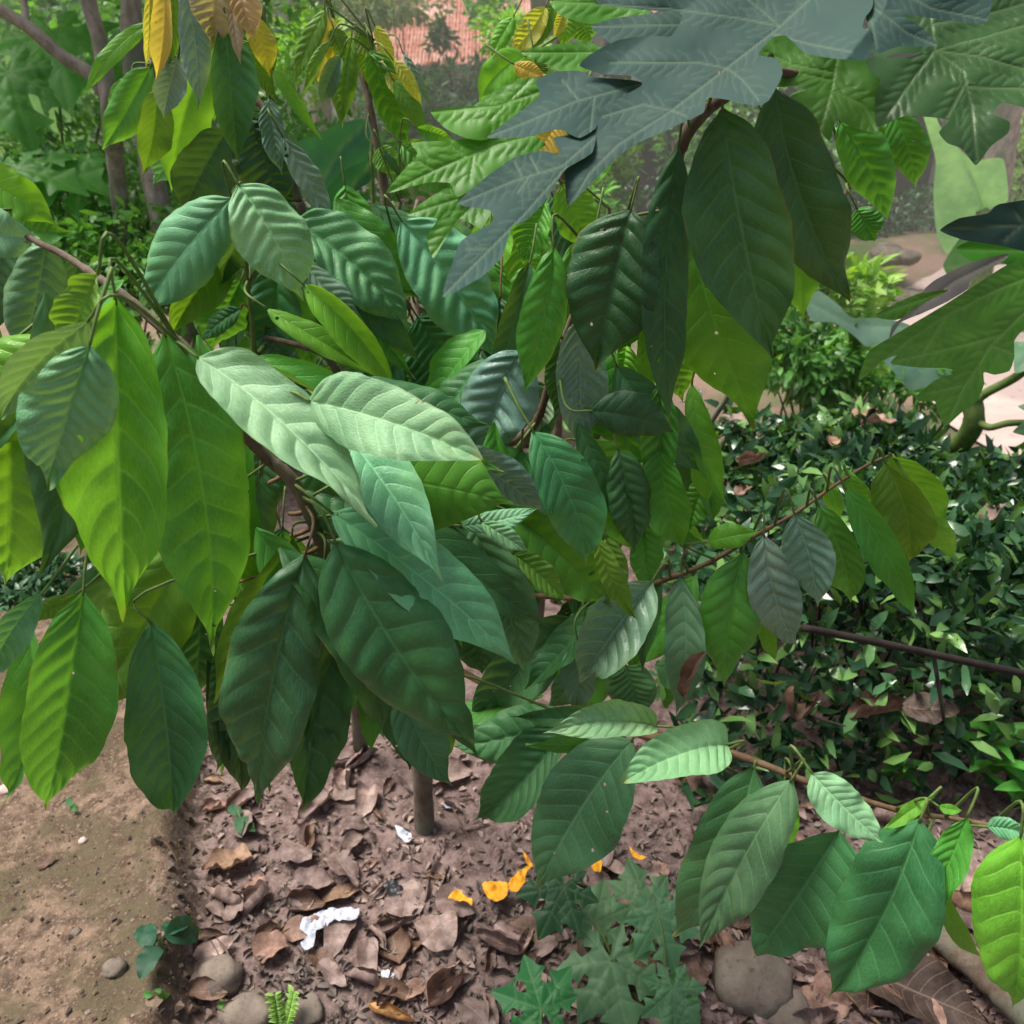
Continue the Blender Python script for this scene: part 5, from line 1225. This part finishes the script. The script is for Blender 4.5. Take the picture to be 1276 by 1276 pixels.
for a in CL:
    x0, y0, x1, y1, w, d, c = a[:7]
    if w < 55 or y0 < 230 or y1 > 1015 or x0 > 880 or y1 < y0: continue
    for _ in range(2 if 300 < x0 < 860 else 1):
        k = re_.uniform(.7, .95); sx = re_.choice([-1, 1]) * re_.uniform(.3, .75) * w; sy = re_.uniform(-30, 25); dd_ = re_.uniform(.05, .16)
        a0, b0, a1, b1 = x0 + sx, y0 + sy, x0 + sx * 1.2 + (x1 - x0) * k + re_.normal(0, 22), y0 + sy + (y1 - y0) * k
        B = P(a0, b0, d + dd_); T = P(a1, b1, d + dd_ + .42 * max(0, b1 - b0) * d / F)
        V, Fq, UVv = blade(B, T, w * .72 * d / F, roll=re_.uniform(-45, 45), twist=re_.uniform(-50, 50), bend=re_.uniform(-.1, .1), bow=re_.uniform(0, .12), fold=re_.uniform(.1, .6), rib=1.0, seed=int(re_.integers(1, 9999)), nt=64, ns=16, curl=re_.uniform(-.4, .4))
        ech.append((V, Fq, UVv, QLAST[0].copy()))
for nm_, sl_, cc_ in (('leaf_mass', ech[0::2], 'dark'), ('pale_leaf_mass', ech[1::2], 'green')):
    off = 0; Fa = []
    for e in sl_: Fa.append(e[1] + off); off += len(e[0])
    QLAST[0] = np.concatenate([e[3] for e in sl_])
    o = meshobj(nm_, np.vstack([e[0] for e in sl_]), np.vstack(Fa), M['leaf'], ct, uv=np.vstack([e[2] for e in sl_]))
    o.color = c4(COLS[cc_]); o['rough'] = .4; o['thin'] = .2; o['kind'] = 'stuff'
# second tree takes the overflow: a neighbouring cacao right behind
st = thing('cacao_tree', 'second cacao tree mostly hidden behind the middle leaves', 'cacao tree', (.05, 1.95, ground_z(.05, 1.95)))
BR2 = []
def br2(pts, r0, r1, tree, store, mat='bark'):
    s = smooth_path(pts, 8); store.append(s); V, Fq = tube_mesh(s, r0, r1, 8, .06, len(store)); return meshobj('branch', V, Fq, M[mat], tree)
sb = np.array([.05, 1.95, ground_z(.05, 1.95)])
tube('trunk', [sb - np.array([0, 0, .04]), sb + np.array([.02, 0, .4]), P(650, 560, 1.75)], .028, .018, M['bark'], st, 12, .04)
br2([P(650, 560, 1.75), P(620, 470, 1.65), P(560, 400, 1.6), P(450, 360, 1.55)], .012, .004, st, BR2)
br2([P(650, 560, 1.75), P(700, 460, 1.6), P(740, 330, 1.5), P(760, 260, 1.45)], .012, .004, st, BR2)
br2([P(620, 470, 1.65), P(600, 360, 1.6), P(600, 260, 1.6)], .009, .003, st, BR2)
br2([P(650, 560, 1.75), P(760, 600, 1.5), P(860, 560, 1.35), P(1060, 230, 1.15)], .009, .003, st, BR2)
B2 = np.vstack(BR2)
for a in CL[100:]: leaf(st, *a[:7], branches=B2, **a[7])
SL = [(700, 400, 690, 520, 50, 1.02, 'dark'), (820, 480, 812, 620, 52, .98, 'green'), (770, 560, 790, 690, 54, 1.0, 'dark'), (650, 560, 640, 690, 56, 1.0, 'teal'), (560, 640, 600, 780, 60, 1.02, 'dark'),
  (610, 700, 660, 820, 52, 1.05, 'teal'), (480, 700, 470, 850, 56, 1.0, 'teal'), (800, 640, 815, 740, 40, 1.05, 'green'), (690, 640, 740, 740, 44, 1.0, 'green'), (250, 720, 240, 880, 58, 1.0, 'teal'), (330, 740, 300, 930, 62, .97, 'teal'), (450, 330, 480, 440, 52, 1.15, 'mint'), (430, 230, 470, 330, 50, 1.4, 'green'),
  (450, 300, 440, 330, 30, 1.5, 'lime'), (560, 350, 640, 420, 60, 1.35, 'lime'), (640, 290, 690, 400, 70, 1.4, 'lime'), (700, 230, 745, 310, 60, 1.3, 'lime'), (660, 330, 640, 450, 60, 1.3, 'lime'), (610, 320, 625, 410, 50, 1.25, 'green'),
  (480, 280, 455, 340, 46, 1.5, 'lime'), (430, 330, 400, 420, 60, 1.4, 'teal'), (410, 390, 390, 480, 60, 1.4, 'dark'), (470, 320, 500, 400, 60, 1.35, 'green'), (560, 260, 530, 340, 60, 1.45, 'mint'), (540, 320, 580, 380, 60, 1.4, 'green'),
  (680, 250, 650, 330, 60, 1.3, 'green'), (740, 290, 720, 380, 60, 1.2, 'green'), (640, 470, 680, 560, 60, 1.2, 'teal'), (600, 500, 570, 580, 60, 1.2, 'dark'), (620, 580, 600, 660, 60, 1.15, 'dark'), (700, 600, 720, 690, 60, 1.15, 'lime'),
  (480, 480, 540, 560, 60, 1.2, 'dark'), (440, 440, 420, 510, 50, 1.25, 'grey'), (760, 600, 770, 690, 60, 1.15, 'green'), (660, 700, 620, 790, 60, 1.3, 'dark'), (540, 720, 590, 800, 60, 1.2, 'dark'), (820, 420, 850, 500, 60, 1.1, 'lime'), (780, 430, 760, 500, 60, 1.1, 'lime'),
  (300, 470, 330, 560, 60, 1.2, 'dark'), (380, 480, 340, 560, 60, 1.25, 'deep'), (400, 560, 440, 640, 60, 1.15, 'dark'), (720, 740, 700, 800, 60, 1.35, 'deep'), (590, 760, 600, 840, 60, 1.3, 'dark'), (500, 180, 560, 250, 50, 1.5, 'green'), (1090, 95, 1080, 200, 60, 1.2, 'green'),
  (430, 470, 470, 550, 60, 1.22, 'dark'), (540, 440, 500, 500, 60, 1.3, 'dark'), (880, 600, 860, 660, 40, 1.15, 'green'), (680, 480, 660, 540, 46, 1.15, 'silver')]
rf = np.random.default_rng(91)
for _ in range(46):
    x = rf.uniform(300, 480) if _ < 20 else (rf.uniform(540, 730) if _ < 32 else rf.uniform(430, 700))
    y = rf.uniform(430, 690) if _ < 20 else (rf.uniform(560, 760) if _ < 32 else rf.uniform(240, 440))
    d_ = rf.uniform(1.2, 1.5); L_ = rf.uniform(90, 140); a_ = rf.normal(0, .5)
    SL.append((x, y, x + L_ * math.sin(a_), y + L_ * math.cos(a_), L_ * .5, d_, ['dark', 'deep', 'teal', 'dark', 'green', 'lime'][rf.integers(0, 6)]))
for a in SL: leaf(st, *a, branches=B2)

# upper left cacao shoot with the flush leaves
def base_at(px, py, d): p = P(px, py, d); return np.array([p[0], p[1], ground_z(p[0], p[1])])
ub = base_at(400, 500, 1.75)
ut = thing('cacao_tree', 'young cacao with orange and pinkish flush leaves at the upper left', 'cacao tree', ub)
tube('trunk', [ub - np.array([0, 0, .03]), P(420, 560, 1.6), P(395, 380, 1.35), P(372, 250, 1.22)], .02, .008, M['bark'], ut, 12, .04)
BU = []
br2([P(372, 250, 1.22), P(362, 215, 1.20), P(345, 155, 1.16), P(332, 80, 1.12), P(325, 35, 1.1), P(310, -30, 1.1)], .006, .004, ut, BU)
br2([P(345, 155, 1.16), P(300, 100, 1.15), P(260, 40, 1.12), P(230, -20, 1.1)], .005, .003, ut, BU)
br2([P(300, 100, 1.15), P(240, 90, 1.2), P(190, 80, 1.25), P(180, 30, 1.25)], .004, .002, ut, BU)
BU = np.vstack(BU)
UL = [(205, -25, 194, 100, 34, 1.0, 'orange', dict(roll=20, rib=.4)), (186, -20, 182, 85, 24, 1.04, 'orange', dict(roll=-20)), (212, -20, 205, 90, 24, 1.02, 'olive', dict()),
 (228, -20, 246, 138, 40, .98, 'ice', dict(wave=1.6)), (258, -50, 266, 62, 54, .96, 'pink', dict(rib=1.6)), (268, 0, 266, 62, 20, .98, 'yellow', dict()),
 (296, -30, 319, 52, 40, .95, 'pink', dict(rib=2.2, roll=20)), (288, -10, 300, 80, 18, .97, 'pink', dict(rib=1.2, roll=40)), (312, 20, 336, 96, 34, 1.02, 'yellow', dict(rib=.6)), (330, 30, 340, 100, 30, 1.06, 'olive', dict()), (300, 50, 345, 130, 26, 1.05, 'olive', dict()),
 (282, 30, 298, 204, 64, 1.0, 'teal', dict(rib=.9, roll=-12)), (222, 72, 204, 148, 42, 1.06, 'ice', dict(rib=.8)), (188, 28, 104, 122, 22, 1.1, 'lime', dict(rib=.2, bend=.08, mat='smooth', d1=1.1)),
 (188, 84, 128, 186, 46, 1.15, 'green', dict(rib=.3, roll=10)), (196, 110, 178, 218, 46, 1.12, 'olive', dict(rib=.3)), (262, 65, 214, 240, 66, 1.16, 'lime', dict(rib=.2, mat='smooth')), (250, 40, 268, 150, 60, 1.2, 'lime', dict(rib=.2, mat='smooth')),
 (284, 162, 228, 268, 76, 1.12, 'dark', dict(rib=.6, roll=-10)), (312, 148, 352, 262, 78, 1.14, 'deep', dict(rib=1.6)), (330, 200, 365, 285, 50, 1.2, 'dark', dict()), (336, 122, 352, 218, 30, 1.08, 'silver', dict(rib=2.4, roll=20)), (352, 170, 414, 284, 38, 1.06, 'silver', dict(rib=2.6, roll=-20, wave=1.5)),
 (340, 86, 402, 175, 18, 1.05, 'lime', dict(rib=.2, mat='smooth')), (300, 240, 280, 290, 50, 1.2, 'dark', dict()), (335, 260, 350, 310, 46, 1.25, 'lime', dict()), (165, 95, 150, 170, 40, 1.25, 'green', dict()), (230, 150, 190, 230, 50, 1.3, 'mint', dict())]
for a in UL: leaf(ut, *a[:7], branches=BU, **a[7])
# centre-top shoot
vb = base_at(500, 480, 2.2)
vt = thing('cacao_tree', 'slim cacao shoot with yellow and olive drooping leaves near the red roof', 'cacao tree', vb)
tube('trunk', [vb - np.array([0, 0, .03]), P(500, 420, 2.0), P(487, 290, 1.72), P(478, 230, 1.66), P(468, 170, 1.62), P(456, 110, 1.6), P(440, 70, 1.6)], .014, .004, M['bark'], vt, 10, .05)
BV = [smooth_path([P(456, 110, 1.6), P(448, 80, 1.6), P(425, 50, 1.6), P(408, 12, 1.6)], 6)]
V, Fq = tube_mesh(BV[0], .004, .002, 6); meshobj('branch', V, Fq, M['green_twig'], vt)
br2([P(462, 130, 1.61), P(462, 90, 1.58), P(465, 50, 1.55)], .004, .002, vt, BV, 'green_twig')
br2([P(487, 290, 1.7), P(500, 250, 1.65), P(470, 320, 1.6)], .004, .003, vt, BV)
BV = np.vstack(BV)
VL = [(405, 12, 366, 104, 26, 1.5, 'olive', dict(roll=25)), (404, 14, 396, 102, 34, 1.52, 'orange', dict(rib=.4)), (410, 20, 418, 100, 26, 1.54, 'yellow', dict(rib=.4)), (416, 35, 432, 70, 26, 1.5, 'olive', dict()), (425, 70, 400, 134, 30, 1.48, 'grey', dict(rib=.4)), (412, 50, 378, 118, 16, 1.47, 'olive', dict()),
 (438, 50, 426, 160, 34, 1.52, 'olive', dict()), (462, 62, 512, 188, 62, 1.5, 'flat', dict(rib=1.4, roll=-10)), (467, 32, 492, 90, 20, 1.48, 'yellow', dict(roll=20)), (490, 75, 526, 132, 18, 1.46, 'yellow', dict(bend=-.06)), (480, 90, 524, 155, 24, 1.49, 'yellow', dict()), (490, 100, 536, 175, 26, 1.48, 'olive', dict(rib=.4)),
 (502, 66, 540, 138, 14, 1.5, 'silver', dict(rib=2.5)), (455, 40, 456, 110, 22, 1.56, 'olive', dict()), (470, 185, 492, 218, 34, 1.6, 'lime', dict()), (478, 186, 500, 222, 12, 1.55, 'dark', dict()), (520, 160, 565, 176, 22, 1.5, 'lime', dict()), (470, 285, 452, 325, 36, 1.6, 'lime', dict()),
 (445, 40, 470, 80, 24, 1.55, 'olive', dict())]
for a in VL: leaf(vt, *a[:7], branches=BV, **a[7])
# third: yellow-green flush behind the papaya leaf at the top
wb = base_at(700, 420, 2.4)
wt = thing('cacao_tree', 'yellow green cacao shoot behind the bluish papaya leaf', 'cacao tree', wb)
tube('trunk', [wb - np.array([0, 0, .03]), P(700, 300, 2.1), P(705, 150, 1.8), P(690, 0, 1.7), P(690, -30, 1.7)], .014, .006, M['bark'], wt, 10, .05)
BW = smooth_path([P(705, 150, 1.8), P(690, 0, 1.7), P(690, -20, 1.7)], 8)
for a in [(680, 8, 632, 70, 30, 1.4, 'yellow', dict()), (690, 5, 655, 62, 26, 1.42, 'olive', dict()), (705, 0, 700, 60, 34, 1.42, 'lime', dict()), (722, 10, 735, 55, 44, 1.44, 'lime', dict()), (705, 10, 690, 50, 20, 1.4, 'yellow', dict()), (655, 70, 596, 128, 44, 1.3, 'lime', dict(rib=.2, mat='smooth', bend=.12)), (670, 80, 600, 110, 36, 1.33, 'lime', dict(mat='smooth')), (640, 80, 680, 95, 20, 1.28, 'orange', dict()), (668, 78, 672, 100, 30, 1.3, 'olive', dict()), (700, 150, 660, 200, 60, 1.25, 'orange', dict()), (720, 140, 700, 205, 30, 1.28, 'olive', dict()), (640, 20, 610, 70, 24, 1.5, 'lime', dict())]:
    leaf(wt, *a[:7], branches=BW, **a[7])
# low shrub sprig in front of the ground at the far left
